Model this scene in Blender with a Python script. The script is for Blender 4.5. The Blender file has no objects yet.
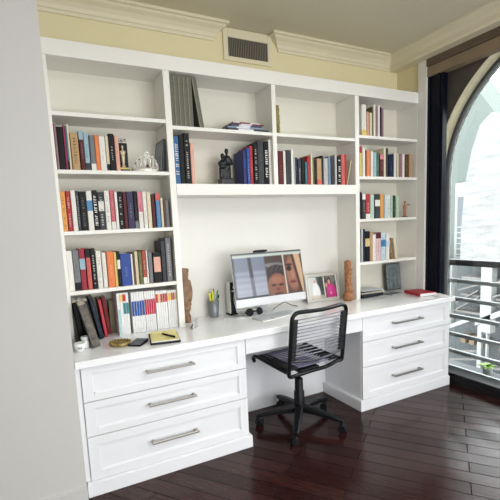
import bpy, bmesh, math, random
from mathutils import Vector, Matrix, Euler

# ------------------------------------------------------------------ camera, world, light, exposure
SC = bpy.context.scene
COL = SC.collection
PI = math.pi
R = math.radians

def setup_camera():
    cd = bpy.data.cameras.new('camera')
    co = bpy.data.objects.new('camera', cd)
    COL.objects.link(co)
    yaw, pitch, roll = 0.4578834, 0.1306604, -0.0464629
    cy, sy, cp, sp = math.cos(yaw), math.sin(yaw), math.cos(pitch), math.sin(pitch)
    f = Vector((sy*cp, cy*cp, -sp)); r = Vector((cy, -sy, 0)); u = r.cross(f)
    c, s = math.cos(roll), math.sin(roll)
    r2 = c*r + s*u; u2 = -s*r + c*u
    m = Matrix(((r2.x, u2.x, -f.x, 0.13891), (r2.y, u2.y, -f.y, -2.83417), (r2.z, u2.z, -f.z, 1.42177), (0, 0, 0, 1)))
    co.matrix_world = m
    cd.sensor_fit = 'HORIZONTAL'; cd.sensor_width = 36.0
    cd.lens = 403.51/500*36.0
    cd.shift_x = (250-241.93)/500
    cd.shift_y = (280.85-250)/500
    cd.clip_start = 0.05; cd.clip_end = 200
    SC.camera = co
setup_camera()

w = bpy.data.worlds.new('sky'); SC.world = w; w.use_nodes = True
w.node_tree.nodes['Background'].inputs[0].default_value = (0.95, 0.98, 1.0, 1)
w.node_tree.nodes['Background'].inputs[1].default_value = 7.5

def area(name, loc, look, sx, sy, energy, col):
    l = bpy.data.lights.new(name, 'AREA'); l.shape = 'RECTANGLE'; l.size = sx; l.size_y = sy
    l.energy = energy; l.color = col
    o = bpy.data.objects.new(name, l); COL.objects.link(o); o.location = loc
    o.rotation_euler = (Vector(look)-Vector(loc)).to_track_quat('-Z', 'Y').to_euler()
    return o
# area lights added as fill: behind the camera, by the right wall and overhead
area('fill_light_rear', (1.5, -4.9, 1.1), (1.6, 0, 0.75), 3.2, 1.9, 90, (0.97, 0.985, 1.0))  # added fill from behind; the windows there are imagined
area('fill_light_side', (3.12, -3.7, 1.5), (0.6, -1.2, 0.9), 1.8, 2.0, 20, (0.95, 0.98, 1.0))  # added fill in front of the solid part of the right wall
area('fill_light_overhead', (1.5, -2.5, 2.83), (1.5, -2.2, 0.0), 2.2, 1.4, 26, (1.0, 0.99, 0.97))  # added soft light to brighten the counter, no fixture built

SC.view_settings.view_transform = 'Standard'
SC.view_settings.look = 'None'
SC.view_settings.gamma = 1.0
SC.view_settings.use_curve_mapping = False
SC.view_settings.exposure = 0.47
try:
    SC.cycles.max_bounces = 10; SC.cycles.transparent_max_bounces = 12
    SC.cycles.use_denoising = True
except Exception:
    pass

# ------------------------------------------------------------------ materials
def lin(c):
    return tuple((x/12.92 if x <= 0.04045 else ((x+0.055)/1.055)**2.4) for x in c)
def hexlin(h):
    return lin(tuple(int(h[i:i+2], 16)/255 for i in (0, 2, 4)))
def mat(name, h, rough=0.5, metal=0.0, spec=0.5, noise=0.0, scale=20.0, bump=0.0, coat=0.0, stretch=None):
    m = bpy.data.materials.new(name); m.use_nodes = True
    nt = m.node_tree; b = nt.nodes['Principled BSDF']
    c = hexlin(h)
    b.inputs['Base Color'].default_value = (*c, 1)
    b.inputs['Roughness'].default_value = rough
    b.inputs['Metallic'].default_value = metal
    b.inputs['Specular IOR Level'].default_value = spec
    if coat: b.inputs['Coat Weight'].default_value = coat; b.inputs['Coat Roughness'].default_value = 0.08
    if noise or bump:
        tc = nt.nodes.new('ShaderNodeTexCoord'); n = nt.nodes.new('ShaderNodeTexNoise')
        n.inputs['Scale'].default_value = scale; n.inputs['Detail'].default_value = 5
        if stretch:
            mp = nt.nodes.new('ShaderNodeMapping'); mp.inputs['Scale'].default_value = stretch
            nt.links.new(tc.outputs['Object'], mp.inputs['Vector']); nt.links.new(mp.outputs['Vector'], n.inputs['Vector'])
        else:
            nt.links.new(tc.outputs['Object'], n.inputs['Vector'])
        if noise:
            r = nt.nodes.new('ShaderNodeValToRGB')
            r.color_ramp.elements[0].position = 0.3; r.color_ramp.elements[1].position = 0.7
            r.color_ramp.elements[0].color = (*[x*(1-noise) for x in c], 1)
            r.color_ramp.elements[1].color = (*[min(1, x*(1+noise)) for x in c], 1)
            nt.links.new(n.outputs['Fac'], r.inputs['Fac']); nt.links.new(r.outputs['Color'], b.inputs['Base Color'])
        if bump:
            bp = nt.nodes.new('ShaderNodeBump'); bp.inputs['Strength'].default_value = bump; bp.inputs['Distance'].default_value = 0.004
            nt.links.new(n.outputs['Fac'], bp.inputs['Height']); nt.links.new(bp.outputs['Normal'], b.inputs['Normal'])
    return m

M = {}
M['cab'] = mat('cabinet_paint', 'e6e7ea', 0.38, noise=0.012, scale=3)
M['shelf'] = mat('bookcase_paint', 'e6e4dd', 0.42, noise=0.012, scale=3)  # warm bounce from the ceiling is mixed into this white
M['counter'] = mat('counter_lacquer', 'eff0f2', 0.13, noise=0.02, scale=2.5, coat=0.3)
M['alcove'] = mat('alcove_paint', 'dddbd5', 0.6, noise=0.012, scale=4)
M['bay'] = mat('bay_back_paint', 'd9d6c9', 0.6, noise=0.012, scale=4)  # warm ceiling bounce tinted into the back panel colour
M['cream'] = mat('cream_wall_paint', 'dad0a8', 0.7, noise=0.02, scale=3, bump=0.05)
M['louver_vent'] = mat('grey_brown_louver', '8a8375', 0.5, noise=0.03)
M['crown'] = mat('crown_paint', 'd6cdb2', 0.55, noise=0.01, scale=5)
M['ceil'] = mat('ceiling_paint', 'cfc8b0', 0.8, noise=0.03, scale=1.5)
M['wall'] = mat('grey_wall_paint', 'c3c2bf', 0.75, noise=0.015, scale=2, bump=0.05)
M['whitetrim'] = mat('trim_paint', 'dddbd6', 0.4, noise=0.01)
M['steel'] = mat('brushed_nickel', 'a6a29c', 0.3, 1.0, noise=0.05, scale=80)
M['chrome'] = mat('chrome', 'c8c8c8', 0.12, 1.0, noise=0.02)
M['blackplastic'] = mat('black_plastic', '0f1013', 0.45, spec=0.25, noise=0.1, scale=40)
M['blackfab'] = mat('black_fabric', '0e0f12', 0.75, noise=0.2, scale=200, bump=0.2)
M['blackmetal'] = mat('black_metal', '0c0d0f', 0.35, 0.0, 0.3, noise=0.08, scale=60)
M['cord'] = mat('grey_elastic_cord', '807f8a', 0.5, noise=0.1, scale=120)
M['cordlilac'] = mat('lilac_grey_elastic', '76738a', 0.55, noise=0.1, scale=120)
M['navy'] = mat('navy_window_frame', '080c1a', 0.45, spec=0.15, noise=0.1)
M['sill'] = mat('black_sill', '08080a', 0.4, noise=0.1)
M['brownblind'] = mat('brown_blind_case', '5d4f40', 0.6, noise=0.12, scale=8)
M['brownblind2'] = mat('light_brown_blind_edge', '85745d', 0.6, noise=0.1, scale=8)
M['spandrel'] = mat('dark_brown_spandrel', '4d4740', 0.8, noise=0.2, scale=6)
M['intrados'] = mat('cream_arch_plaster', 'c9c4a6', 0.8, noise=0.05)
M['archframe'] = mat('dark_grey_window_frame', '3f4246', 0.4, noise=0.05)
M['railm'] = mat('grey_painted_rail', '868a8a', 0.35, noise=0.04)
M['raild'] = mat('charcoal_handrail', '44484c', 0.45, noise=0.05)
M['white'] = mat('white_plastic', 'd4d5d8', 0.3, noise=0.01)
M['ceramic'] = mat('white_ceramic', 'e2e2e0', 0.2, noise=0.01)
M['paper'] = mat('paper_pages', 'd9d2c0', 0.8, noise=0.06, scale=150)
M['whitepaper'] = mat('white_paper', 'e3e3e2', 0.7, noise=0.02, scale=60)
M['yellowpaper'] = mat('yellow_note_paper', 'e2d892', 0.75, noise=0.03, scale=60)
M['bronze'] = mat('dark_bronze', '26282a', 0.35, 0.4, noise=0.25, scale=40)
M['wood'] = mat('carved_brown_wood', '7d5f47', 0.6, noise=0.35, scale=28, bump=0.4)
M['wood2'] = mat('carved_red_wood', '96653d', 0.55, noise=0.35, scale=30, bump=0.4)
M['gold'] = mat('antique_gold', '9c8a52', 0.4, 0.6, noise=0.3, scale=60, bump=0.3)
M['palegold'] = mat('pale_gold', 'c0b598', 0.4, 0.3, noise=0.15, scale=50)
M['silver'] = mat('bright_silver', 'dedcd4', 0.25, 0.5, noise=0.06, scale=60)
M['tiara'] = mat('white_silver', 'eeece4', 0.25, 0.2, noise=0.03, scale=60)
M['gem'] = mat('dark_red_gem', '4a1a1a', 0.1)
M['binder'] = mat('grey_olive_cloth', '67665a', 0.75, noise=0.12, scale=60, bump=0.15)
M['binderedge'] = mat('pale_binder_piping', '8d8a78', 0.7, noise=0.1, scale=60)
M['stone'] = mat('carved_slate', '6c7377', 0.6, noise=0.3, scale=50, bump=0.5)
M['slate'] = mat('black_slate_edge', '2c2f32', 0.6, noise=0.2, scale=50)
M['redcloth'] = mat('red_book_cloth', 'b51f2e', 0.5, noise=0.06, scale=40)
M['leaf'] = mat('green_leaf', '5c7c26', 0.5, noise=0.25, scale=40)
M['terracotta'] = mat('grey_pot', '9aa09a', 0.7, noise=0.1)
M['stucco'] = mat('white_stucco', '606060', 0.9, noise=0.22, scale=1.0, bump=0.8, stretch=(1, 2.2, 14))
M['greenwall'] = mat('pale_green_grey_render', '454c49', 0.9, noise=0.02, scale=1)
M['pane'] = mat('grey_blue_window_pane', '2e343b', 0.3, noise=0.1, scale=2)
M['louver'] = mat('grey_louver', '2c3133', 0.7, noise=0.15, scale=4)
M['extwhite'] = mat('white_concrete', '6c6f6e', 0.8, noise=0.03, scale=3)
M['extledge'] = mat('pale_ledge', '504f4d', 0.8, noise=0.06, scale=3)
M['tanpanel'] = mat('tan_panel', '554633', 0.8, noise=0.1, scale=3)
M['ground'] = mat('grey_paving', '3c3f41', 0.9, noise=0.15, scale=1)
M['cable_white'] = mat('white_cable', 'dcdcdc', 0.5, noise=0.02)
M['pattern'] = mat('brown_grey_patterned_cover', '5b544c', 0.55, noise=0.75, scale=26)
M['orangepen'] = mat('orange_red_plastic', 'c8432b', 0.4, noise=0.02)
M['yellowpen'] = mat('yellow_green_plastic', 'd3dc4a', 0.4, noise=0.02)
M['greenpen'] = mat('green_plastic', '2f8f5a', 0.4, noise=0.02)
M['bluepen'] = mat('violet_blue_plastic', '4a3a8c', 0.4, noise=0.02)
M['darksteel'] = mat('dark_steel', '5a5a60', 0.3, 0.8, noise=0.05)
M['mesh'] = mat('grey_metal_mesh', '83898d', 0.4, 0.4, noise=0.2, scale=150)

def tint_mat():                                  # book cloth: the colour is the object's own
    m = bpy.data.materials.new('book_cloth'); m.use_nodes = True
    nt = m.node_tree; b = nt.nodes['Principled BSDF']; b.inputs['Roughness'].default_value = 0.5; b.inputs['Specular IOR Level'].default_value = 0.22
    oi = nt.nodes.new('ShaderNodeObjectInfo'); tc = nt.nodes.new('ShaderNodeTexCoord'); n = nt.nodes.new('ShaderNodeTexNoise')
    n.inputs['Scale'].default_value = 35
    mx = nt.nodes.new('ShaderNodeMixRGB'); mx.blend_type = 'OVERLAY'; mx.inputs[0].default_value = 0.18
    nt.links.new(tc.outputs['Object'], n.inputs['Vector'])
    nt.links.new(oi.outputs['Color'], mx.inputs[1]); nt.links.new(n.outputs['Fac'], mx.inputs[2])
    nt.links.new(mx.outputs[0], b.inputs['Base Color'])
    return m
M['cloth'] = tint_mat()

def floor_mat():
    m = bpy.data.materials.new('mahogany_planks'); m.use_nodes = True
    nt = m.node_tree; b = nt.nodes['Principled BSDF']
    tc = nt.nodes.new('ShaderNodeTexCoord'); mp = nt.nodes.new('ShaderNodeMapping')
    mp.inputs['Rotation'].default_value = (0, 0, R(53))
    br = nt.nodes.new('ShaderNodeTexBrick'); br.offset = 0.37; br.inputs['Scale'].default_value = 1
    br.inputs['Brick Width'].default_value = 0.95; br.inputs['Row Height'].default_value = 0.105
    br.inputs['Mortar Size'].default_value = 0.0030; br.inputs['Mortar Smooth'].default_value = 0.2
    br.inputs['Color1'].default_value = (*hexlin('351c19'), 1); br.inputs['Color2'].default_value = (*hexlin('271413'), 1)
    br.inputs['Mortar'].default_value = (*hexlin('0a0505'), 1)
    mp2 = nt.nodes.new('ShaderNodeMapping'); mp2.inputs['Scale'].default_value = (2, 28, 1)
    n = nt.nodes.new('ShaderNodeTexNoise'); n.inputs['Scale'].default_value = 3; n.inputs['Detail'].default_value = 6
    mx = nt.nodes.new('ShaderNodeMixRGB'); mx.blend_type = 'OVERLAY'; mx.inputs[0].default_value = 0.55
    L = nt.links.new
    L(tc.outputs['Object'], mp.inputs['Vector']); L(mp.outputs['Vector'], br.inputs['Vector'])
    L(mp.outputs['Vector'], mp2.inputs['Vector']); L(mp2.outputs['Vector'], n.inputs['Vector'])
    L(br.outputs['Color'], mx.inputs[1]); L(n.outputs['Fac'], mx.inputs[2]); L(mx.outputs[0], b.inputs['Base Color'])
    b.inputs['Roughness'].default_value = 0.17
    bp = nt.nodes.new('ShaderNodeBump'); bp.inputs['Strength'].default_value = 0.6; bp.inputs['Distance'].default_value = 0.002; bp.invert = True
    br2 = nt.nodes.new('ShaderNodeTexBrick'); br2.offset = 0.37; br2.inputs['Scale'].default_value = 1
    br2.inputs['Brick Width'].default_value = 0.95; br2.inputs['Row Height'].default_value = 0.105; br2.inputs['Mortar Size'].default_value = 0.0018
    br2.inputs['Color1'].default_value = (0.30, 0.30, 0.30, 1); br2.inputs['Color2'].default_value = (0.17, 0.17, 0.17, 1); br2.inputs['Mortar'].default_value = (0, 0, 0, 1)
    L(mp.outputs['Vector'], br2.inputs['Vector']); L(br2.outputs['Color'], b.inputs['Specular IOR Level'])
    L(br.outputs['Fac'], bp.inputs['Height']); L(bp.outputs['Normal'], b.inputs['Normal'])
    return m
M['floor'] = floor_mat()

def glass_mat(name, tint=(0.97, 0.985, 0.98), ior=1.4):
    m = bpy.data.materials.new(name); m.use_nodes = True
    nt = m.node_tree; nt.nodes.remove(nt.nodes['Principled BSDF'])
    tr = nt.nodes.new('ShaderNodeBsdfTransparent'); tr.inputs[0].default_value = (*tint, 1)
    gl = nt.nodes.new('ShaderNodeBsdfGlossy'); gl.inputs['Roughness'].default_value = 0.02
    fr = nt.nodes.new('ShaderNodeFresnel'); fr.inputs['IOR'].default_value = ior
    mx = nt.nodes.new('ShaderNodeMixShader'); L = nt.links.new
    L(fr.outputs[0], mx.inputs[0]); L(tr.outputs[0], mx.inputs[1]); L(gl.outputs[0], mx.inputs[2])
    L(mx.outputs[0], nt.nodes['Material Output'].inputs['Surface'])
    return m
M['glass'] = glass_mat('window_glass')

def picture_mat(name, emit):
    m = bpy.data.materials.new(name); m.use_nodes = True
    nt = m.node_tree; b = nt.nodes['Principled BSDF']
    at = nt.nodes.new('ShaderNodeVertexColor'); at.layer_name = 'picture'
    if emit:
        b.inputs['Base Color'].default_value = (0.02, 0.02, 0.02, 1); b.inputs['Roughness'].default_value = 0.2
        nt.links.new(at.outputs['Color'], b.inputs['Emission Color']); b.inputs['Emission Strength'].default_value = emit
    else:
        nt.links.new(at.outputs['Color'], b.inputs['Base Color']); b.inputs['Roughness'].default_value = 0.35
    return m
M['screen'] = picture_mat('lit_screen', 0.78)
M['photo'] = picture_mat('photo_print', 0)

# ------------------------------------------------------------------ mesh builder
class MB:
    def __init__(self): self.bm = bmesh.new()
    def _mi(self, faces, mi, smooth=False):
        for f in faces: f.material_index = mi; f.smooth = smooth
    def box(self, x0, x1, y0, y1, z0, z1, bev=0.0, mi=0, mtx=None):
        v = [Vector((x, y, z)) for x in (x0, x1) for y in (y0, y1) for z in (z0, z1)]
        if mtx is not None: v = [mtx @ p for p in v]
        b = [self.bm.verts.new(p) for p in v]
        fs = [self.bm.faces.new([b[i] for i in q]) for q in ((0, 1, 3, 2), (4, 6, 7, 5), (0, 4, 5, 1), (2, 3, 7, 6), (0, 2, 6, 4), (1, 5, 7, 3))]
        self._mi(fs, mi)
        if bev:
            es = list({e for f in fs for e in f.edges})
            r = bmesh.ops.bevel(self.bm, geom=es, offset=bev, segments=2, affect='EDGES', profile=0.5)
            for f in r['faces']: f.material_index = mi
        return self
    def rings(self, rings, closed=False, caps=True, mi=0, smooth=True):
        rv = [[self.bm.verts.new(p) for p in r] for r in rings]
        n = len(rv[0]); fs = []
        m = len(rv)
        for i in range(m if closed else m-1):
            a, b = rv[i], rv[(i+1) % m]
            for j in range(n):
                fs.append(self.bm.faces.new((a[j], a[(j+1) % n], b[(j+1) % n], b[j])))
        self._mi(fs, mi, smooth)
        if caps and not closed:
            c = [self.bm.faces.new(list(reversed(rv[0]))), self.bm.faces.new(rv[-1])]
            self._mi(c, mi)
        return self
    def tube(self, pts, r, n=10, closed=False, mi=0):
        P = [Vector(p) for p in pts]; m = len(P)
        rs = r if isinstance(r, (list, tuple)) else [r]*m
        out = []; up = None
        for i in range(m):
            if closed: t = (P[(i+1) % m]-P[i-1]).normalized()
            else: t = (P[min(i+1, m-1)]-P[max(i-1, 0)]).normalized()
            if up is None:
                up = Vector((0, 0, 1)) if abs(t.z) < 0.9 else Vector((1, 0, 0))
            s = t.cross(up).normalized(); up = s.cross(t).normalized()
            out.append([P[i]+rs[i]*(math.cos(2*PI*k/n)*s+math.sin(2*PI*k/n)*up) for k in range(n)])
        return self.rings(out, closed, not closed, mi)
    def cyl(self, p0, p1, r0, r1=None, n=16, mi=0):
        return self.tube([p0, p1], [r0, r0 if r1 is None else r1], n, False, mi)
    def lathe(self, prof, c=(0, 0, 0), n=24, mi=0, sx=1, sy=1):
        c = Vector(c)
        return self.rings([[c+Vector((sx*r*math.cos(2*PI*k/n), sy*r*math.sin(2*PI*k/n), z)) for k in range(n)] for r, z in prof], False, True, mi)
    def ball(self, c, rx, ry=None, rz=None, n=14, mi=0, rot=None):
        ry = rx if ry is None else ry; rz = rx if rz is None else rz; c = Vector(c)
        rg = []
        for i in range(1, n//2+2):
            a = PI*(i-0.5)/(n//2+1)
            ring = [Vector((rx*math.sin(a)*math.cos(2*PI*k/n), ry*math.sin(a)*math.sin(2*PI*k/n), -rz*math.cos(a))) for k in range(n)]
            if rot is not None: ring = [rot @ p for p in ring]
            rg.append([c+p for p in ring])
        return self.rings(rg, False, True, mi)
    def prism(self, poly, axis, a, b, mi=0):           # poly in the two other axes, in order
        def P(p, t):
            return {'x': Vector((t, p[0], p[1])), 'y': Vector((p[0], t, p[1])), 'z': Vector((p[0], p[1], t))}[axis]
        self.rings([[P(p, a) for p in poly], [P(p, b) for p in poly]], False, True, mi, False)
        return self
    def loft_rects(self, rects, mi=0):                 # (x0, x1, y0, y1, z) levels
        return self.rings([[Vector((x0, y0, z)), Vector((x1, y0, z)), Vector((x1, y1, z)), Vector((x0, y1, z))] for x0, x1, y0, y1, z in rects], False, True, mi, False)
    def build(self, name, m, parent=None, world=False, loc=None, rot=None, kind=None, label=None, color=None):
        bm = self.bm
        bmesh.ops.recalc_face_normals(bm, faces=bm.faces)
        if world and parent is not None:
            bmesh.ops.translate(bm, verts=bm.verts, vec=-Vector(parent.location))
        if world and parent is None and loc is not None:
            bmesh.ops.translate(bm, verts=bm.verts, vec=-Vector(loc))
        me = bpy.data.meshes.new(name); bm.to_mesh(me); bm.free()
        for x in (m if isinstance(m, (list, tuple)) else [m]): me.materials.append(x)
        o = bpy.data.objects.new(name, me); COL.objects.link(o)
        if parent is not None: o.parent = parent
        if loc is not None: o.location = loc
        if rot is not None: o.rotation_euler = rot
        if kind: o['kind'] = kind
        if label: o['label'] = label
        if color is not None: o.color = (*color, 1)
        return o

def thing(name, label, cat, loc=(0, 0, 0), rot=(0, 0, 0), group=None):
    o = bpy.data.objects.new(name, None); COL.objects.link(o)
    o.empty_display_size = 0.05
    o.location = loc; o.rotation_euler = rot
    o['label'] = label; o['category'] = cat
    if group: o['group'] = group
    return o
def tag(o, label, cat, group=None):
    o['label'] = label; o['category'] = cat
    if group: o['group'] = group
    return o
def struct(name, mb, m):
    return mb.build(name, m, kind='structure')
def remesh(o, voxel, smooth=4):
    md = o.modifiers.new('remesh', 'REMESH'); md.mode = 'VOXEL'; md.voxel_size = voxel; md.use_smooth_shade = True
    sm = o.modifiers.new('smooth', 'SMOOTH'); sm.factor = 0.5; sm.iterations = smooth
    return o
def smooth_path(pts, k=6, closed=False):
    P = [Vector(p) for p in pts]; n = len(P); out = []
    rng = range(n if closed else n-1)
    for i in rng:
        p0 = P[(i-1) % n] if closed or i > 0 else P[0]; p1 = P[i]; p2 = P[(i+1) % n]
        p3 = P[(i+2) % n] if closed or i < n-2 else P[-1]
        for j in range(k):
            t = j/k
            out.append(0.5*((2*p1)+(-p0+p2)*t+(2*p0-5*p1+4*p2-p3)*t*t+(-p0+3*p1-3*p2+p3)*t**3))
    if not closed: out.append(P[-1])
    return out

# ------------------------------------------------------------------ setting
CEIL = 2.87
struct('floor', MB().box(-1.6, 3.24, -5.2, 0.0, -0.06, 0.0), M['floor'])
struct('ceiling', MB().box(-1.6, 3.46, -5.2, 0.05, CEIL, CEIL+0.06), M['ceil'])
struct('wall_back', MB().box(0.235, 3.32, 0.0, 0.08, -0.06, CEIL), M['cream'])
struct('wall_left', MB().box(-1.6, 0.235, -0.645, 0.08, 0, CEIL), M['wall'])
struct('wall_left_unseen', MB().box(-1.68, -1.6, -5.2, 0.08, 0, CEIL), M['wall'])  # unseen wall, added to block light from the left
struct('wall_rear_unseen', MB().box(-1.68, 3.40, -5.28, -5.2, 0, CEIL), M['wall'])  # unseen wall, added to keep sky light out from behind
struct('baseboard_left', MB().box(-1.6, 0.2365, -0.659, -0.645, 0, 0.083).box(-1.6, 0.2365, -0.654, -0.645, 0.083, 0.09), M['wall'])
struct('wall_right', MB().box(3.217, 3.31, -0.32, 0.0, 0, CEIL), M['cream'])
struct('wall_right_upper', MB().box(3.217, 3.33, -5.2, -0.32, 2.775, CEIL), M['cream'])
struct('wall_right_near', MB().box(3.217, 3.40, -5.2, -2.62, 0, 2.775), M['wall'])
struct('trim_1', MB().box(3.2055, 3.217, -0.322, -0.2395, 0.77, 2.757, 0.002).box(3.2055, 3.312, -0.3235, -0.3205, 0, 2.775), M['whitetrim'])

PROF = [(0.010, 2.757), (0.013, 2.776), (0.020, 2.780), (0.028, 2.80), (0.046, 2.822), (0.070, 2.838), (0.078, 2.849), (0.093, 2.853), (0.093, 2.87)]
struct('trim_2', MB().loft_rects([(0.235, 1.393+p, -p, 0.0, z) for p, z in PROF]), M['crown'])
struct('trim_3', MB().loft_rects([(1.944-p, 3.217, -p, 0.0, z) for p, z in PROF]), M['crown'])
PR = [(0.097, 2.755), (0.101, 2.764), (0.110, 2.772), (0.116, 2.800), (0.135, 2.828), (0.158, 2.845), (0.170, 2.853), (0.176, 2.857), (0.176, 2.87)]
struct('trim_4', MB().loft_rects([(3.217-p, 3.217, -5.2, 0.0, z) for p, z in PR]), M['crown'])

# window beside the desk: navy post, blind case, arched outer wall, glazing, sill
wp = MB()
wp.box(3.225, 3.300, -0.345, -0.322, 0, 2.615, 0.003)
wp.box(3.235, 3.300, -0.395, -0.347, 0, 2.615, 0.003)
wp.box(3.230, 3.300, -0.435, -0.397, 0, 2.615, 0.003)
wp.box(3.240, 3.296, -0.462, -0.437, 0, 2.615, 0.003)
struct('window_1', wp, M['navy'])
struct('trim_5', MB().box(3.215, 3.30, -2.62, -0.322, 2.615, 2.695, 0.003), M['brownblind2'])
struct('trim_6', MB().box(3.205, 3.31, -2.62, -0.322, 2.697, 2.775, 0.003), M['brownblind'])
struct('trim_7', MB().box(3.217, 3.36, -2.62, -0.322, 0, 0.055).box(3.235, 3.36, -2.62, -0.322, 0.055, 0.085), M['sill'])

YC, ZC, RA = -1.376, 1.773, 1.03
def arch_pts(r, n=48):
    return [(YC+r*math.cos(PI*k/n), ZC+r*math.sin(PI*k/n)) for k in range(n+1)]
def arch_wall():
    mb = MB(); bm = mb.bm; x0, x1 = 3.32, 3.45; yt, yb, zt = -0.02, -2.75, 2.95
    P = [(YC+RA, -0.3)]+arch_pts(RA)+[(YC-RA, -0.3)]
    def outer(p):
        return None
    O = [(yt, -0.3)]
    n = len(P)
    for i in range(1, n-1):
        a = PI*(i-1)/(n-3)
        c, s = math.cos(a), math.sin(a)
        # march out to the rectangle
        tmax = 1e9
        if c > 1e-6: tmax = min(tmax, (yt-YC)/c)
        if c < -1e-6: tmax = min(tmax, (yb-YC)/c)
        if s > 1e-6: tmax = min(tmax, (zt-ZC)/s)
        O.append((YC+c*tmax, ZC+s*tmax))
    O.append((yb, -0.3))
    rings = []
    A0 = [bm.verts.new((x0, *p)) for p in P]; A1 = [bm.verts.new((x1, *p)) for p in P]
    B0 = [bm.verts.new((x0, *p)) for p in O]; B1 = [bm.verts.new((x1, *p)) for p in O]
    for i in range(n-1):
        f = bm.faces.new((A0[i], A0[i+1], B0[i+1], B0[i])); f.material_index = 0
        f = bm.faces.new((A1[i], A1[i+1], B1[i+1], B1[i])); f.material_index = 1
        f = bm.faces.new((A0[i], A0[i+1], A1[i+1], A1[i])); f.material_index = 1; f.smooth = True
        f = bm.faces.new((B0[i], B0[i+1], B1[i+1], B1[i])); f.material_index = 1
    return mb
struct('wall_right_arch', arch_wall(), [M['spandrel'], M['intrados']])
def arch_ring(r0, r1, x0, x1, zb):
    mb = MB()
    inn = [(YC+r0, zb)]+arch_pts(r0)+[(YC-r0, zb)]; out = [(YC+r1, zb)]+arch_pts(r1)+[(YC-r1, zb)]
    mb.rings([[Vector((x0, *a)), Vector((x1, *a)), Vector((x1, *b)), Vector((x0, *b))] for a, b in zip(inn, out)], False, True)
    for f in mb.bm.faces: f.smooth = False
    return mb
struct('window_2', arch_ring(1.016, 1.03, 3.43, 3.475, 0.0), M['archframe'])
struct('window_3', arch_ring(0.992, 1.016, 3.445, 3.475, 0.0), M['railm'])
gp = MB()
pts = [(YC+0.995, 0.0)]+arch_pts(0.995)+[(YC-0.995, 0.0)]
gp.prism(pts, 'x', 3.462, 3.468)
struct('window_4', gp, M['glass'])
struct('window_sill', MB().box(3.24, 3.75, -2.75, -0.02, -0.3, -0.001), M['ground'])

# ------------------------------------------------------------------ balcony railing and the buildings outside
rl = thing('balcony_railing', 'grey horizontal bar railing outside the arched window', 'railing', (3.5, -1.4, 0.0))
MB().box(3.475, 3.525, -2.7, -0.3, 0.995, 1.05, 0.006).build('handrail', M['raild'], rl, True)
for z in (0.857, 0.69, 0.526, 0.354, 0.193, 0.035):
    MB().box(3.483, 3.513, -2.7, -0.3, z-0.020, z+0.016, 0.005).build('bar', M['railm'], rl, True)
for y in (-0.33, -1.5, -2.67):
    MB().box(3.514, 3.54, y-0.015, y+0.015, 0.0, 1.0).build('post', M['raild'], rl, True)

pl = thing('potted_plant', 'small bright green leafy plant behind the railing bars', 'plant', (3.64, -0.66, 0.0))
MB().lathe([(0.035, 0.0), (0.045, 0.08), (0.048, 0.085), (0.040, 0.085), (0.036, 0.075)], n=16).build('pot', M['terracotta'], pl)
lm = MB(); rnd = random.Random(4)
for k in range(26):
    a = rnd.uniform(0, 2*PI); l = rnd.uniform(0.05, 0.10); t = rnd.uniform(0.05, 0.75)
    d = Vector((math.cos(a)*math.cos(t), math.sin(a)*math.cos(t), math.sin(t)))
    b = Vector((0, 0, 0.08)); m = b+d*l*0.6; e = b+d*l+Vector((0, 0, -0.012)); s = d.cross(Vector((0, 0, 1))).normalized()*0.017
    up = Vector((0, 0, 0.0012))
    lm.rings([[b+s*0.2+up, b-s*0.2+up, b-s*0.2-up, b+s*0.2-up], [m+s+up, m-s+up, m-s-up, m+s-up], [e+s*0.1+up, e-s*0.1+up, e-s*0.1-up, e+s*0.1-up]])
lm.build('foliage', M['leaf'], pl)

tw = thing('stucco_building', 'white rough stucco building wing filling the arched window', 'building', (9.2, -2, -4.0))
edge = [(3.41, 0.38), (3.405, 1.13), (3.335, 2.16), (3.19, 2.91), (3.02, 3.41), (2.77, 3.616), (2.586, 3.39), (1.6, 3.05), (-9, 3.05), (-9, 0.38)]
MB().prism(edge, 'x', 9.0, 9.6).build('wall', M['stucco'], tw, True)
gb = thing('green_grey_building', 'pale green grey building behind the white stucco wing', 'building', (10.8, 4, -4.0))
MB().prism([(3.2, -4), (3.2, 3.3), (3.50, 3.70), (4.2, 4.72), (4.6, 5.3), (6.5, 5.3), (9, 3.0), (9, -4)], 'x', 10.6, 11.6).build('wall', M['greenwall'], gb, True)
wn = MB().box(10.52, 10.6, 4.38, 4.67, 0.2, 2.36).build('window', M['extwhite'], gb, True)
pn = MB().box(10.50, 10.53, 4.40, 4.585, 0.37, 1.98)
pn.build('pane', M['pane'], wn, False, loc=-Vector(gb.location))
sb = MB()
for k in range(6): sb.box(10.46, 10.50, 4.39, 4.60, 0.40+k*0.15, 0.43+k*0.15)
sb.build('slats', M['extwhite'], wn, False, loc=-Vector(gb.location))

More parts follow.
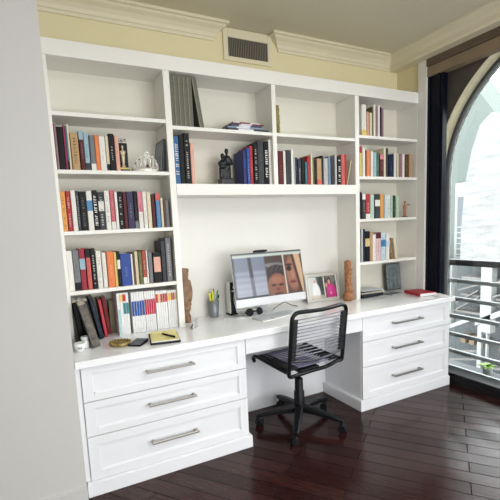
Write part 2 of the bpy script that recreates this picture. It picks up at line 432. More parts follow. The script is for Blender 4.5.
lb = thing('lower_building', 'grey building wing with white columns seen through the railing', 'building', (9.6, 0, -4.0))
MB().box(9.62, 9.9, -9, 9, -4, 0.36).build('wall', M['louver'], lb, True)
MB().box(9.0, 9.62, -9, 3.41, 0.30, 0.37).build('ledge', M['extwhite'], lb, True)
for y0, y1, x in ((3.63, 3.745, 9.0), (2.645, 2.885, 9.0)):
    MB().box(x, x+0.2, y0, y1, -1.2, 0.30).build('column', M['extwhite'], lb, True)
for y0, y1, z0, z1 in ((2.9, 3.43, -0.03, 0.03), (2.9, 3.44, -0.43, -0.38), (-6, 2.6, -0.05, 0.0), (-6, 2.6, -0.45, -0.40), (2.9, 3.6, -0.85, -0.80)):
    MB().box(9.1, 9.6, y0, y1, z0, z1).build('ledge', M['extledge'], lb, True)
for a, b, t in (((3.66, -1.24), (3.12, -0.95), 0.10), ((3.0, -1.02), (2.0, -0.45), 0.13), ((3.5, -0.62), (2.95, -0.25), 0.03), ((3.5, -0.78), (2.95, -0.42), 0.03), ((3.45, -0.30), (2.9, -0.10), 0.03), ((2.6, -0.35), (1.6, 0.05), 0.03), ((2.6, -0.55), (1.6, -0.15), 0.03)):
    MB().prism([(a[0], a[1]-t/2), (b[0], b[1]-t/2), (b[0], b[1]+t/2), (a[0], a[1]+t/2)], 'x', 9.0, 9.12).build('beam', M['extwhite'] if t > 0.05 else M['extledge'], lb, True)
for y0, y1 in ((3.43, 3.55), (3.205, 3.335), (2.98, 3.13), (2.40, 2.60), (2.1, 2.3)):
    MB().box(9.3, 9.62, y0, y1, -1.66, -1.46).build('panel', M['tanpanel'], lb, True)
for y0, y1 in ((2.855, 2.945), (2.715, 2.745)):
    MB().box(9.02, 9.1, y0, y1, -3.0, -1.06).build('column', M['extwhite'], lb, True)
for z, y0, y1 in ((-1.9, 2.95, 3.7), (-2.1, 2.95, 3.7), (-2.3, 1.6, 2.9), (-2.02, 1.6, 2.6), (-2.55, 1.6, 3.7)):
    MB().prism([(y1, z-0.03), (y0, z+0.17), (y0, z+0.21), (y1, z+0.01)], 'x', 9.1, 9.2).build('beam', M['extledge'], lb, True)
gr = MB().box(3.8, 30, -20, 20, -4.2, -4.0).build('courtyard_ground', M['ground'], kind='structure')

# ------------------------------------------------------------------ air vent
vt = thing('air_vent', 'white framed air vent grille high on the cream wall', 'vent', (1.672, 0.0, 2.752))
fr = MB()
fr.box(1.468, 1.507, -0.014, 0, 2.640, 2.862, 0.003).box(1.840, 1.878, -0.014, 0, 2.640, 2.862, 0.003)
fr.box(1.507, 1.840, -0.014, 0, 2.802, 2.862, 0.002).box(1.507, 1.840, -0.014, 0, 2.640, 2.670, 0.002)
fr.build('frame', M['crown'], vt, True)
MB().box(1.507, 1.840, -0.003, -0.001, 2.670, 2.802).build('duct_shade', M['sill'], vt, True)  # flat black sheet painting the shade behind the louvers
lv = MB()
for k in range(23):
    x = 1.513+k*0.0146
    lv.box(x, x+0.005, -0.012, -0.003, 2.670, 2.802)
lv.build('louvers', M['louver_vent'], vt, True)

# ------------------------------------------------------------------ built-in bookcase
D = -0.2387
bc = thing('built_in_bookcase', 'tall white built-in bookcase with open bays above the desk', 'bookcase', (1.72, -0.12, 0.77))
ZT, ZA0, ZA1, ZH0, ZH1 = 0.77, 1.6523, 1.7265, 2.4237, 2.513
S = M['shelf']
for x0, x1, z0 in ((0.2355, 0.2707, ZT), (0.9316, 0.9727, ZT), (1.7201, 1.7550, ZA1), (2.4953, 2.5373, ZT), (3.2047, 3.2165, ZT)):
    MB().box(x0, x1, D, -0.001, z0, ZH0, 0.0015).build('side_panel', S, bc, True)
MB().box(0.2355, 3.2165, D-0.006, -0.001, ZH0, ZH1, 0.002).build('header', S, bc, True)
MB().box(0.9727, 2.4953, D-0.003, -0.001, ZA0, ZA1, 0.002).build('bridge_shelf', S, bc, True)
T = 0.023
def shelves(x0, x1, zs):
    for z in zs: MB().box(x0, x1, D+0.002, -0.007, z-T, z, 0.0015).build('shelf', S, bc, True)
shelves(0.2707, 0.9316, (2.1267, 1.8026, 1.4477, 1.0887))
shelves(0.9727, 1.7201, (2.0933,)); shelves(1.7550, 2.4953, (2.0933,))
shelves(2.5373, 3.2047, (2.1242, 1.7960, 1.4478, 1.0843))
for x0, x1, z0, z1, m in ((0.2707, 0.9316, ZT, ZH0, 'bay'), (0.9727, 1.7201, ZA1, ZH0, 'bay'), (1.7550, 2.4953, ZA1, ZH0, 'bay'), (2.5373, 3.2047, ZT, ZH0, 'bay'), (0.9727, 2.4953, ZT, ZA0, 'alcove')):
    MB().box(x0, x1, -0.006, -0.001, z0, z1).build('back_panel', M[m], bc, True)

# ------------------------------------------------------------------ desk: counter, two drawer cabinets, apron, knee panel
ct = MB().box(0.237, 3.2129, -0.6344, -0.0, 0.729, ZT, 0.004).build('countertop', M['counter'])
bmesh_loc = None
tag(ct, 'long glossy white countertop spanning both drawer cabinets', 'countertop')

def drawer_cabinet(x0, x1, bx0, bx1, label, hx0, hx1):
    yc = -0.6112
    c = thing('drawer_cabinet', label, 'cabinet', ((x0+x1)/2, -0.35, 0))
    cx, cz = c.location.x, 0
    MB().box(x0, x1, yc+0.02, -0.165, 0.0837, 0.7288).build('body', M['cab'], c, True)
    bm_ = MB().box(bx0, bx1, yc-0.012, -0.165, 0.0, 0.076, 0.002)
    bm_.box(bx0+0.003, bx1-0.003, yc-0.009, -0.165, 0.076, 0.0837, 0.003)
    bm_.build('plinth', M['cab'], c, True)
    for z0, z1, zh in ((0.5335, 0.729, 0.641), (0.3364, 0.5335, 0.444), (0.0837, 0.3364, 0.218)):
        z0 += 0.0022; z1 -= 0.0022
        rx, rz = 0.056, 0.040 if z1-z0 < 0.22 else 0.05
        d = MB()
        f0, f1 = yc, yc+0.0198
        a, b = x0+0.002, x1-0.002
        d.box(a, a+rx, f0, f1, z0, z1, 0.001).box(b-rx, b, f0, f1, z0, z1, 0.001)
        d.box(a+rx, b-rx, f0, f1, z1-rz, z1, 0.001).box(a+rx, b-rx, f0, f1, z0, z0+rz, 0.001)
        d.box(a+rx, b-rx, f0+0.009, f1, z0+rz, z1-rz)
        # small bead inside the frame
        for q in ((a+rx, a+rx+0.006, z0+rz, z1-rz), (b-rx-0.006, b-rx, z0+rz, z1-rz), (a+rx, b-rx, z1-rz-0.006, z1-rz), (a+rx, b-rx, z0+rz, z0+rz+0.006)):
            d.box(q[0], q[1], f0+0.0045, f0+0.009, q[2], q[3])
        dr = d.build('drawer', M['cab'], c, True)
        h = MB()
        h.box(hx0, hx1, yc-0.034, yc-0.022, zh-0.006, zh+0.006, 0.002)
        for hx in (hx0+0.012, hx1-0.012):
            h.box(hx-0.007, hx+0.007, yc-0.024, yc+0.009, zh-0.007, zh+0.007, 0.0015)
        h.build('handle', M['steel'], dr, False, loc=-Vector(c.location))
    return c
drawer_cabinet(0.262, 1.2370, 0.240, 1.2551, 'white three-drawer cabinet on the left, beside the grey wall', 0.602, 0.888)
drawer_cabinet(2.2098, 3.1760, 2.1815, 3.1775, 'white three-drawer cabinet on the right, beside the window', 2.508, 2.828)
fl = MB().box(0.2365, 0.2605, -0.600, -0.165, 0.0842, 0.7288).build('filler_panel', M['cab'])
tag(fl, 'narrow white filler strip between grey wall and left drawers', 'panel')
ap = thing('pencil_drawer', 'shallow white drawer front under the counter, above the chair seat', 'drawer', (1.7234, -0.6, 0.675))
MB().box(1.2395, 2.2075, -0.6112, -0.592, 0.6237, 0.727, 0.0012).build('front', M['cab'], ap, True)
MB().box(1.30, 2.15, -0.592, -0.25, 0.640, 0.7285).build('tray', M['cab'], ap, True)
kp = MB().box(0.237, 3.20, -0.162, -0.150, 0, 0.7288).build('knee_panel', M['cab'])
tag(kp, 'white back panel inside the knee space behind the chair', 'panel')

# ------------------------------------------------------------------ books
def glyph_marks(mb, w, z0, z1, y, rnd, wide=0.5):
    """short strokes standing for a spine's lettering"""
    z = z0
    while z < z1-0.008:
        hgt = rnd.uniform(0.006, 0.014)
        if rnd.random() < 0.82:
            ww = w*wide*rnd.uniform(0.75, 1.0)
            k = rnd.random()
            if k < 0.5: mb.box(-ww/2, ww/2, y, y+0.0012, z, z+hgt*0.45); mb.box(-ww/2, -ww/4, y, y+0.0012, z+hgt*0.45, z+hgt*0.9)
            else: mb.box(-ww/2, ww/2, y, y+0.0012, z, z+hgt*0.7)
        z += hgt+rnd.uniform(0.002, 0.006)

def make_book(name, wd, dp, h, c, c2, look, label, group, loc, rot=(0, 0, 0), cat='book', seed=1):
    rnd = random.Random(seed)
    t = 0.0022 if wd > 0.014 else 0.0011
    mb = MB(); hw = wd/2
    r = min(0.004, hw*0.5) if wd > 0.02 else 0.0005
    mb.prism([(-hw, r), (-hw+r*0.6, 0.0005), (0, 0), (hw-r*0.6, 0.0005), (hw, r), (hw, r+t), (-hw, r+t)], 'z', 0, h)
    mb.box(-hw, -hw+t, r, dp, 0, h); mb.box(hw-t, hw, r, dp, 0, h)
    b = mb.build(name, M['cloth'], None, loc=loc, rot=rot, color=book_colour(c))
    tag(b, label, cat, group)
    inset = 0.003 if wd > 0.014 else 0.001
    MB().box(-hw+t, hw-t, r+t, dp-inset, inset, h-inset).build('pages', M['paper'], b)
    y = -0.0009
    def plate(n, z0, z1, f=0.98, col=c2):
        MB().box(-hw*f, hw*f, y, y+0.0015+r*0.6, z0, z1).build(n, M['cloth'], b, color=book_colour(col))
    has = lambda *k: any(x in look for x in k)
    if has('foot', 'base'): plate('foot_label', 0.0005, h*0.2)
    if has('head', 'topped'): plate('head_label', h*0.78, h-0.0005, col=c2)
    if has('upper half'): plate('head_label', h*0.45, h-0.0005)
    if has('band', 'label', 'bar') and not has('foot label'): plate('title_label', h*0.5, h*0.76, 0.85 if has('bar') else 0.98)
    if has('picture'): plate('picture_label', h*0.35, h*0.85, 0.8)
    if has('lettering', 'title', 'dots', 'blocks', 'streaks', 'mark', 'stripe'):
        m = MB(); glyph_marks(m, wd, h*0.12, h*0.88, y, rnd, 0.6 if has('bold', 'large', 'blocks', 'dense') else 0.34)
        k = 0.95 if has('bold', 'large', 'blocks', 'dense') else 0.6
        m.build('lettering', M['cloth'], b, color=tuple(p*(1-k)+q*k for p, q in zip(book_colour(c), book_colour(c2))))
    elif not has('plain', 'booklet', 'band', 'label', 'picture') and wd > 0.014:
        m = MB(); glyph_marks(m, wd, h*0.3, h*0.72, y, rnd, 0.24)
        m.build('lettering', M['cloth'], b, color=tuple(p*0.55+q*0.45 for p, q in zip(book_colour(c), book_colour(c2))))
    return b

ORD = ['first', 'second', 'third', 'fourth', 'fifth', 'sixth', 'seventh', 'eighth', 'ninth', 'tenth', 'eleventh', 'twelfth', 'thirteenth', 'fourteenth',
       'fifteenth', 'sixteenth', 'seventeenth', 'eighteenth', 'nineteenth', 'twentieth', 'twenty-first', 'twenty-second', 'twenty-third']
BOOK_COLOURS = dict(black='101114',navy='1b2344',white='dedbd2',cream='d8c9a6',grey='74767a',lgrey='aeb0ae',dgrey='3a3c40',red='b3202a',crim='a01c3a',pink='d9788a',coral='d2564c',orange='e8761f',amber='e0962a',yellow='dfc24a',maroon='5c1c22',brown='5f4430',tan='b7905c',olive='6c6a38',green='3c6b45',teal='2d6f78',lblue='8fb0bd',blue='2a4a9c',sky='3f86b8',purple='3b3358',mauve='97707c',sage='a9c0a2',salmon='e0a48c',dgreen='26402f',pgreen='a8c8b4',pblue='b9cfd8',rust='a8452c',dteal='1d4450',magenta='b0235f',indigo='333a78',bgrey='6f86a0',ppink='d6b0b4',cpink='c9586a',lyellow='cdb768',dblue='2f659a')
def book_colour(k):
    r, g, b = hexlin(BOOK_COLOURS.get(k, k)); m = 0.25*r+0.65*g+0.1*b
    return tuple(0.82*x+0.18*m for x in (r, g, b))
BOOK_ROWS = [
 ('tiara shelf', -0.21, 1.8026, [
  (0.275, 0.287, 0.269, 'mauve', 'white', 'thin dusty pink booklet'),
  (0.287, 0.323, 0.245, 'black', 'dgrey', 'thick plain black book'),
  (0.323, 0.333, 0.256, 'magenta', 'teal', 'thin magenta and teal book'),
  (0.333, 0.343, 0.251, 'teal', 'black', 'thin teal book with black foot'),
  (0.343, 0.355, 0.263, 'cream', 'maroon', 'thin pale tall book'),
  (0.357, 0.4, 0.213, 'tan', 'black', 'thick tan book with black lettering'),
  (0.404, 0.43, 0.228, 'maroon', 'lblue', 'maroon book with pale blue head'),
  (0.43, 0.459, 0.221, 'lblue', 'dgrey', 'pale blue book with dark base'),
  (0.462, 0.491, 0.207, 'grey', 'white', 'grey brown book with white foot label'),
  (0.491, 0.516, 0.208, 'orange', 'cream', 'orange paperback beside grey brown book'),
  (0.516, 0.552, 0.203, 'white', 'tan', 'thick white book beside orange paperback'),
  (0.554, 0.572, 0.208, 'cream', 'black', 'cream book with black foot label'),
  (0.572, 0.605, 0.221, 'black', 'white', 'black book left of pale pink one'),
  (0.608, 0.633, 0.214, 'salmon', 'mauve', 'pale pink book beside statuette award'),
 ]),
 ('left bookcase third shelf', -0.212, 1.4477, [
  (0.27, 0.299, 0.232, 'amber', 'black', 'orange yellow book with black lettering'),
  (0.301, 0.327, 0.235, 'red', 'white', 'red book with white lettering'),
  (0.328, 0.355, 0.239, 'white', 'lgrey', 'plain white tall book'),
  (0.356, 0.373, 0.235, 'dgrey', 'lgrey', 'narrow charcoal book with pale streaks'),
  (0.374, 0.414, 0.232, 'black', 'grey', 'thick black book with grey title'),
  (0.414, 0.447, 0.235, 'white', 'sky', 'white book with blue band'),
  (0.448, 0.478, 0.239, 'black', 'white', 'black book with bold white title'),
  (0.479, 0.517, 0.229, 'dgrey', 'white', 'charcoal book with white title bar'),
  (0.518, 0.549, 0.236, 'white', 'grey', 'white book with small grey mark'),
  (0.55, 0.578, 0.239, 'cpink', 'white', 'pink red book with white foot'),
  (0.578, 0.595, 0.229, 'white', 'lgrey', 'thin white book'),
  (0.596, 0.627, 0.231, 'black', 'white', 'black book with tall white lettering'),
  (0.629, 0.652, 0.229, 'maroon', 'navy', 'narrow dark red and navy book'),
  (0.653, 0.694, 0.231, 'purple', 'lgrey', 'thick dark purple book'),
  (0.695, 0.719, 0.234, 'black', 'grey', 'narrow black book with grey foot'),
  (0.721, 0.75, 0.231, 'white', 'pink', 'white book with pink upper half'),
  (0.751, 0.776, 0.23, 'white', 'tan', 'white paperback with fine tan title'),
  (0.777, 0.804, 0.228, 'cream', 'lgrey', 'cream white paperback'),
  (0.808, 0.831, 0.209, 'maroon', 'red', 'dark red shorter book'),
  (0.834, 0.862, 0.222, 'sky', 'coral', 'blue book with coral head'),
  (0.866, 0.882, 0.19, 'cream', 'grey', 'short beige booklet'),
  (0.883, 0.898, 0.177, 'brown', 'black', 'short dark brown booklet'),
  (0.899, 0.919, 0.177, 'grey', 'white', 'short grey booklet'),
 ]),
 ('left bookcase fourth shelf', -0.212, 1.0887, [
  (0.271, 0.304, 0.244, 'white', 'lgrey', 'plain white thick book'),
  (0.305, 0.341, 0.245, 'grey', 'black', 'grey book with black foot'),
  (0.342, 0.375, 0.252, 'crim', 'lblue', 'crimson book with pale label'),
  (0.379, 0.405, 0.251, 'coral', 'black', 'red topped black book'),
  (0.407, 0.436, 0.249, 'black', 'white', 'black book with white lettering'),
  (0.437, 0.468, 0.234, 'white', 'tan', 'white book with tan lettering'),
  (0.471, 0.498, 0.219, 'white', 'pink', 'shorter white book beside orange one'),
  (0.5, 0.543, 0.224, 'orange', 'cream', 'bright orange thick book'),
  (0.544, 0.56, 0.219, 'yellow', 'cream', 'narrow yellow book'),
  (0.561, 0.58, 0.221, 'black', 'white', 'black book with white and blue label'),
  (0.582, 0.647, 0.205, 'blue', 'lblue', 'very thick bright blue book'),
  (0.648, 0.659, 0.199, 'white', 'lgrey', 'very thin white booklet'),
  (0.659, 0.671, 0.206, 'brown', 'tan', 'thin brown booklet'),
  (0.672, 0.694, 0.212, 'cream', 'tan', 'cream paperback beside green one'),
  (0.695, 0.717, 0.211, 'olive', 'cream', 'olive green paperback'),
  (0.718, 0.745, 0.217, 'rust', 'white', 'rust red book with white foot'),
  (0.746, 0.756, 0.215, 'white', 'lgrey', 'white booklet right of rust one'),
  (0.759, 0.786, 0.202, 'grey', 'dgrey', 'slate grey book'),
  (0.788, 0.844, 0.199, 'black', 'salmon', 'thick black book with flesh toned picture'),
  (0.847, 0.876, 0.271, 'dgrey', 'grey', 'tall charcoal book'),
  (0.878, 0.915, 0.289, 'grey', 'white', 'tallest grey book with white lettering'),
 ]),
 ('shelf left of the couple statue', -0.212, 1.7265, [
  (0.981, 1.016, 0.306, 'dblue', 'white', 'blue book with large white lettering'),
  (1.017, 1.051, 0.315, 'black', 'brown', 'plain black book'),
  (1.052, 1.092, 0.329, 'black', 'white', 'tall black book with white green title'),
  (1.093, 1.12, 0.269, 'salmon', 'white', 'short salmon pink book'),
 ]),
 ('shelf right of the couple statue', -0.212, 1.7265, [
  (1.486, 1.512, 0.236, 'indigo', 'blue', 'dark blue book with bare cover showing'),
  (1.512, 1.538, 0.252, 'blue', 'lblue', 'light blue striped book'),
  (1.539, 1.566, 0.27, 'red', 'salmon', 'narrow red book'),
  (1.567, 1.603, 0.286, 'black', 'white', 'black book with white stripe'),
  (1.604, 1.654, 0.307, 'dgrey', 'grey', 'thick dark grey book'),
  (1.658, 1.696, 0.306, 'black', 'white', 'black book with dense white lettering'),
  (1.698, 1.719, 0.322, 'white', 'black', 'thin white book against panel'),
 ]),
 ('lower middle right cubby', -0.212, 1.7265, [
  (1.772, 1.823, 0.245, 'maroon', 'rust', 'thick maroon book'),
  (1.823, 1.844, 0.247, 'white', 'lgrey', 'narrow white book right of maroon one'),
  (1.846, 1.887, 0.254, 'dgrey', 'black', 'thick charcoal book'),
  (1.888, 1.909, 0.256, 'white', 'lgrey', 'narrow white book right of charcoal one'),
  (1.916, 1.928, 0.207, 'lgrey', 'dgrey', 'thin grey booklet'),
  (1.929, 1.951, 0.204, 'navy', 'grey', 'narrow navy book'),
  (1.952, 1.981, 0.195, 'dgrey', 'white', 'dark grey book with white dots'),
  (1.983, 2.011, 0.196, 'black', 'dgrey', 'narrow black book'),
  (2.014, 2.035, 0.173, 'teal', 'lblue', 'short teal book'),
  (2.037, 2.065, 0.215, 'red', 'pink', 'crimson red book'),
  (2.066, 2.083, 0.231, 'cream', 'white', 'thin cream book right of red one'),
  (2.084, 2.101, 0.205, 'olive', 'tan', 'narrow olive book'),
  (2.102, 2.123, 0.191, 'black', 'olive', 'narrow black and olive book'),
  (2.126, 2.172, 0.201, 'tan', 'coral', 'tan book with reddish foot'),
  (2.173, 2.191, 0.226, 'black', 'maroon', 'narrow black tall book'),
  (2.192, 2.235, 0.207, 'lgrey', 'mauve', 'pale lilac grey book'),
  (2.236, 2.262, 0.222, 'bgrey', 'grey', 'narrow blue grey book'),
  (2.264, 2.302, 0.223, 'dgrey', 'black', 'dark slate book'),
  (2.304, 2.327, 0.238, 'lgrey', 'white', 'narrow light grey book'),
  (2.331, 2.366, 0.225, 'black', 'white', 'black book with white blocks'),
  (2.367, 2.406, 0.241, 'coral', 'red', 'coral red book'),
  (2.407, 2.422, 0.244, 'red', 'white', 'thin red book'),
 ]),
 ('right bookcase top shelf', -0.212, 2.1242, [
  (2.587, 2.64, 0.247, 'white', 'yellow', 'white book with yellow base'),
  (2.646, 2.668, 0.194, 'salmon', 'red', 'short salmon book'),
  (2.672, 2.699, 0.188, 'cream', 'yellow', 'short cream book'),
  (2.701, 2.715, 0.237, 'olive', 'black', 'thin dark olive book'),
  (2.716, 2.739, 0.257, 'white', 'lgrey', 'narrow white book left of mauve one'),
  (2.74, 2.767, 0.249, 'mauve', 'black', 'mauve and black book'),
  (2.768, 2.791, 0.254, 'white', 'lgrey', 'narrow white book right of mauve one'),
  (2.792, 2.807, 0.245, 'black', 'navy', 'thin black book'),
  (2.808, 2.83, 0.234, 'mauve', 'grey', 'mauve grey book at row end'),
 ]),
 ('right bookcase second shelf', -0.212, 1.796, [
  (2.567, 2.589, 0.245, 'yellow', 'red', 'yellow book with red head'),
  (2.591, 2.622, 0.236, 'white', 'lgrey', 'tall white book'),
  (2.623, 2.635, 0.217, 'black', 'dgrey', 'thin black booklet'),
  (2.639, 2.683, 0.213, 'orange', 'salmon', 'orange book'),
  (2.684, 2.709, 0.208, 'white', 'cream', 'narrow white book beside orange one'),
  (2.711, 2.749, 0.201, 'lblue', 'white', 'pale blue book'),
  (2.75, 2.784, 0.198, 'green', 'lblue', 'grey green book'),
  (2.788, 2.834, 0.189, 'maroon', 'pink', 'dark red book with pink head'),
  (2.836, 2.864, 0.243, 'cream', 'white', 'tall cream book'),
  (2.865, 2.89, 0.243, 'dgrey', 'teal', 'tall slate grey book'),
  (2.893, 2.951, 0.193, 'navy', 'sky', 'thick navy book'),
  (2.959, 2.987, 0.206, 'white', 'lgrey', 'white booklet right of navy book'),
  (2.989, 3.013, 0.204, 'cream', 'lgrey', 'narrow cream booklet'),
  (3.016, 3.055, 0.202, 'mauve', 'maroon', 'mauve book'),
  (3.057, 3.087, 0.203, 'white', 'cream', 'white book right of mauve one'),
  (3.091, 3.131, 0.2, 'brown', 'tan', 'brown book'),
  (3.136, 3.172, 0.203, 'tan', 'brown', 'light brown book at row end'),
 ]),
 ('right bookcase third shelf', -0.212, 1.4478, [
  (2.565, 2.586, 0.222, 'black', 'maroon', 'narrow black book'),
  (2.587, 2.623, 0.207, 'dgrey', 'white', 'dark book with white head'),
  (2.627, 2.677, 0.207, 'red', 'white', 'red book with white foot'),
  (2.682, 2.727, 0.201, 'pgreen', 'white', 'pale mint book'),
  (2.731, 2.789, 0.206, 'dgrey', 'white', 'dark book with wide white label'),
  (2.792, 2.836, 0.206, 'amber', 'orange', 'amber orange book'),
  (2.842, 2.877, 0.195, 'pblue', 'white', 'pale ice blue book'),
  (2.878, 2.914, 0.195, 'white', 'dgrey', 'white book with dark lettering'),
  (2.916, 2.944, 0.194, 'pgreen', 'green', 'narrow pale green book'),
  (2.945, 2.972, 0.194, 'dgreen', 'sage', 'narrow dark green book'),
  (2.974, 3.015, 0.189, 'sage', 'white', 'sage green book at row end'),
 ]),
 ('right bookcase fourth shelf', -0.212, 1.0843, [
  (2.574, 2.595, 0.281, 'lgrey', 'white', 'narrow pale grey book'),
  (2.596, 2.616, 0.277, 'navy', 'black', 'narrow navy book'),
  (2.62, 2.671, 0.258, 'black', 'lyellow', 'black book with yellow upper label'),
  (2.672, 2.703, 0.251, 'tan', 'cream', 'tan book'),
  (2.704, 2.74, 0.228, 'white', 'orange', 'white book left of pink one'),
  (2.741, 2.798, 0.244, 'ppink', 'maroon', 'pink book with dark head'),
  (2.803, 2.856, 0.233, 'pblue', 'sky', 'white book with blue title label'),
  (2.857, 2.898, 0.225, 'white', 'pblue', 'white book right of blue labelled one'),
 ]),
]

sd = 0
for shelf, y, z, row in BOOK_ROWS:
    for i, (x0, x1, h, c, c2, look) in enumerate(row):
        sd += 1
        rnd = random.Random(sd*7)
        lo, hi = next(q for q in ((0.2712, 0.9311), (0.9732, 1.7196), (1.7555, 2.4948), (2.5378, 3.2042)) if q[0]-0.05 < (x0+x1)/2 < q[1]+0.03)
        x0, x1 = max(x0, lo), min(x1, hi)
        wd = max(0.005, x1-x0-0.0012)
        dp = min(0.19, 0.125+0.25*max(0, h-0.15)+rnd.uniform(0, 0.02))
        lab = f'{look}, {ORD[i]} from left, {shelf}'
        make_book('book', wd, dp, h, c, c2, look, lab, 'books on the ' + shelf, ((x0+x1)/2, y+rnd.uniform(-0.006, 0.004), z+0.0004), seed=sd)

def leaning(x, y, z, wd, dp, h, deg, c, c2, look, label, group, seed, yaw=0):
    a = R(deg)
    return make_book('book', wd, dp, h, c, c2, look, label, group, (x, y, z+wd/2*abs(math.sin(a))+0.0005), (0, a, R(yaw)), seed=seed)
leaning(2.441, -0.2, 1.7265, 0.010, 0.15, 0.205, 12.5, 'd8cba6', 'b7905c', 'thin', 'thin tan book leaning alone against the right panel, lower middle right cubby', 'books on the lower middle right cubby', 501)
leaning(2.934, -0.21, 1.0843, 0.032, 0.14, 0.185, -7, '8a6236', 'd8c9a6', 'brown book with title', 'brown and cream book leaning left, second last, right bookcase fourth shelf', 'books on the right bookcase fourth shelf', 502)
leaning(2.993, -0.21, 1.0843, 0.026, 0.14, 0.18, -9, 'dccfae', 'b7905c', 'cream', 'cream book leaning left at row end, right bookcase fourth shelf', 'books on the right bookcase fourth shelf', 503)

# leaning books and black notebooks at the left end of the counter
G = 'books leaning at the left end of the counter'
leaning(0.375, -0.415, ZT, 0.044, 0.17, 0.262, -12.5, '5b544c', 'c9c2b4', 'plain patterned', 'thick brown grey patterned book leaning left in front of black notebooks', G, 511).data.materials[0] = M['pattern']
leaning(0.431, -0.225, ZT, 0.026, 0.17, 0.268, -10, '1c2230', '4a5a78', 'navy book with title', 'dark navy book leaning left beside the bright red book on counter', G, 512)
leaning(0.462, -0.195, ZT, 0.017, 0.16, 0.245, -6, 'c2283a', 'd9788a', 'red', 'bright red narrow book leaning left between navy and dark red books', G, 513)
leaning(0.492, -0.125, ZT, 0.024, 0.11, 0.245, -5, '7a1e24', '4a1216', 'dark red', 'dark red book leaning left behind the bright red narrow book on counter', G, 514)
for k, (x, lb_) in enumerate(((0.316, 'black spiral notebook nearest the left wall at end of counter'), (0.346, 'black spiral notebook, middle of the three behind patterned book'), (0.376, 'black spiral notebook on the right of three behind patterned book'))):
    n = MB().box(-0.0125, 0.0125, 0, 0.18, 0, 0.25, 0.002).build('notebook', M['blackplastic'], None, loc=(x, -0.235, ZT+0.0027), rot=(0, R(-6), 0))
    tag(n, lb_, 'notebook', 'black spiral notebooks at the left end of the counter')
    MB().box(-0.0105, 0.0105, 0.002, 0.178, 0.2502, 0.2512).build('pages', M['paper'], n)
    sp = MB()
    for j in range(9):
        sp.tube([(0.0135*math.cos(a), 0.014+j*0.0185, 0.2515+0.006*math.sin(a)) for a in [PI*q/6 for q in range(7)]], 0.0013, 6)
    sp.build('spiral', M['silver'], n)
ob = make_book('book', 0.034, 0.07, 0.215, '7c7a5c', '4f5a48', 'olive', 'olive grey book set back beside the white journals on counter', None, (0.520, -0.10, ZT+0.0004), seed=520)

# white journals on the counter
JT = ['d8d8d6', '31858a', '27477f', 'b32346', 'c43a34', 'e0b64a']
groups = [
 ('teal banded', 0.5385, 0.612, 4, 0.275, [('31858a', 0.50, 0.76)], 'c43a34'),
 ('blue banded', 0.628, 0.7115, 5, 0.271, [('27509a', 0.42, 0.78)], None),
 ('crimson banded', 0.7135, 0.784, 5, 0.269, [('b32346', 0.42, 0.80)], None),
 ('red topped', 0.788, 0.865, 5, 0.262, [('c23a38', 0.70, 0.92)], None),
 ('yellow and red topped', 0.868, 0.930, 5, 0.258, [('e2c257', 0.74, 0.93)], None)]
for gname, x0, x1, n, h, bands, top in groups:
    pitch = (x1-x0)/n
    for i in range(n):
        col = 'dfdfde'
        j = MB().box(-(pitch-0.0014)/2, (pitch-0.0014)/2, 0, 0.17, 0, h, 0.0012).build('journal', M['whitepaper'], None, loc=(x0+pitch*(i+0.5), -0.213, ZT+0.0004))
        jl = f'white {gname} journal, {ORD[i]} from left of that set on counter'
        if gname == 'teal banded':
            jl = ('white journal with pale cyan lower spine at left end of the journal row', 'white journal with yellow top block, second in the journal row', 'white journal with red top block and teal band, third in the journal row', 'white journal with teal band only, left of the blue banded journals')[i]
        tag(j, jl, 'journal', 'white journals standing on the counter')
        for bcol, a, b in bands:
            if gname == 'yellow and red topped' and i in (2, 3): bcol = 'c43a34'
            if gname == 'yellow and red topped' and i == 4: bcol = 'c7cf6a'
            if gname == 'red topped' and i == 1: bcol = 'e0c07a'
            if gname == 'teal banded' and i < 2: bcol = '9fc9cc' if i == 0 else 'dfdfde'
            z0, z1 = (0.02, 0.62) if (gname == 'teal banded' and i == 0) else (a, b)
            hw = (pitch-0.0036)/2
            if not (gname == 'teal banded' and i == 1):
                MB().box(-hw, hw, -0.0008, 0.16, h*z0, h*z1).build('band', M['cloth'], j, color=hexlin(bcol))
        if top and i in (1, 2):
            MB().box(-pitch*0.45, pitch*0.45, -0.0009, 0.001, h*0.80, h*0.96).build('top_label', M['cloth'], j, color=hexlin('c8302c' if i == 2 else 'e0c07a'))
        m = MB(); glyph_marks(m, pitch, h*0.08, h*0.38, -0.0009, random.Random(i+int(x0*1000)), 0.3)
        m.build('lettering', M['cloth'], j, color=hexlin('c6c9cc'))

# grey cloth binders
for i in range(6):
    wd, h = 0.0305, 0.323
    lean = i == 5
    o = MB().box(-wd/2, wd/2, 0.004, 0.195, 0, h if not lean else 0.325, 0.003)
    b = o.build('binder', M['binder'], None, loc=((0.9755+wd*0.5+i*0.0312) if not lean else 1.188, -0.215, 2.0935+(0.0024 if lean else 0)), rot=(0, R(-7.5) if lean else 0, 0))
    tag(b, ('dark grey cloth binder leaning left, rightmost of the six top shelf binders' if lean else f'upright grey cloth binder, {ORD[i]} from left on top middle shelf'), 'binder', 'grey cloth binders on the top middle shelf')
    p = MB()
    p.box(-wd/2+0.0005, -wd/2+0.006, 0.0025, 0.005, 0.004, h-0.004)
    p.build('spine_piping', M['binderedge'], b)
    MB().box(-wd/2+0.003, wd/2-0.003, 0.19, 0.1965, 0.004, h-0.004).build('pages', M['paper'], b)
    if lean: MB().box(wd/2-0.001, wd/2+0.0008, 0.006, 0.19, 0.003, h-0.003).build('cover_board', M['blackfab'], b)

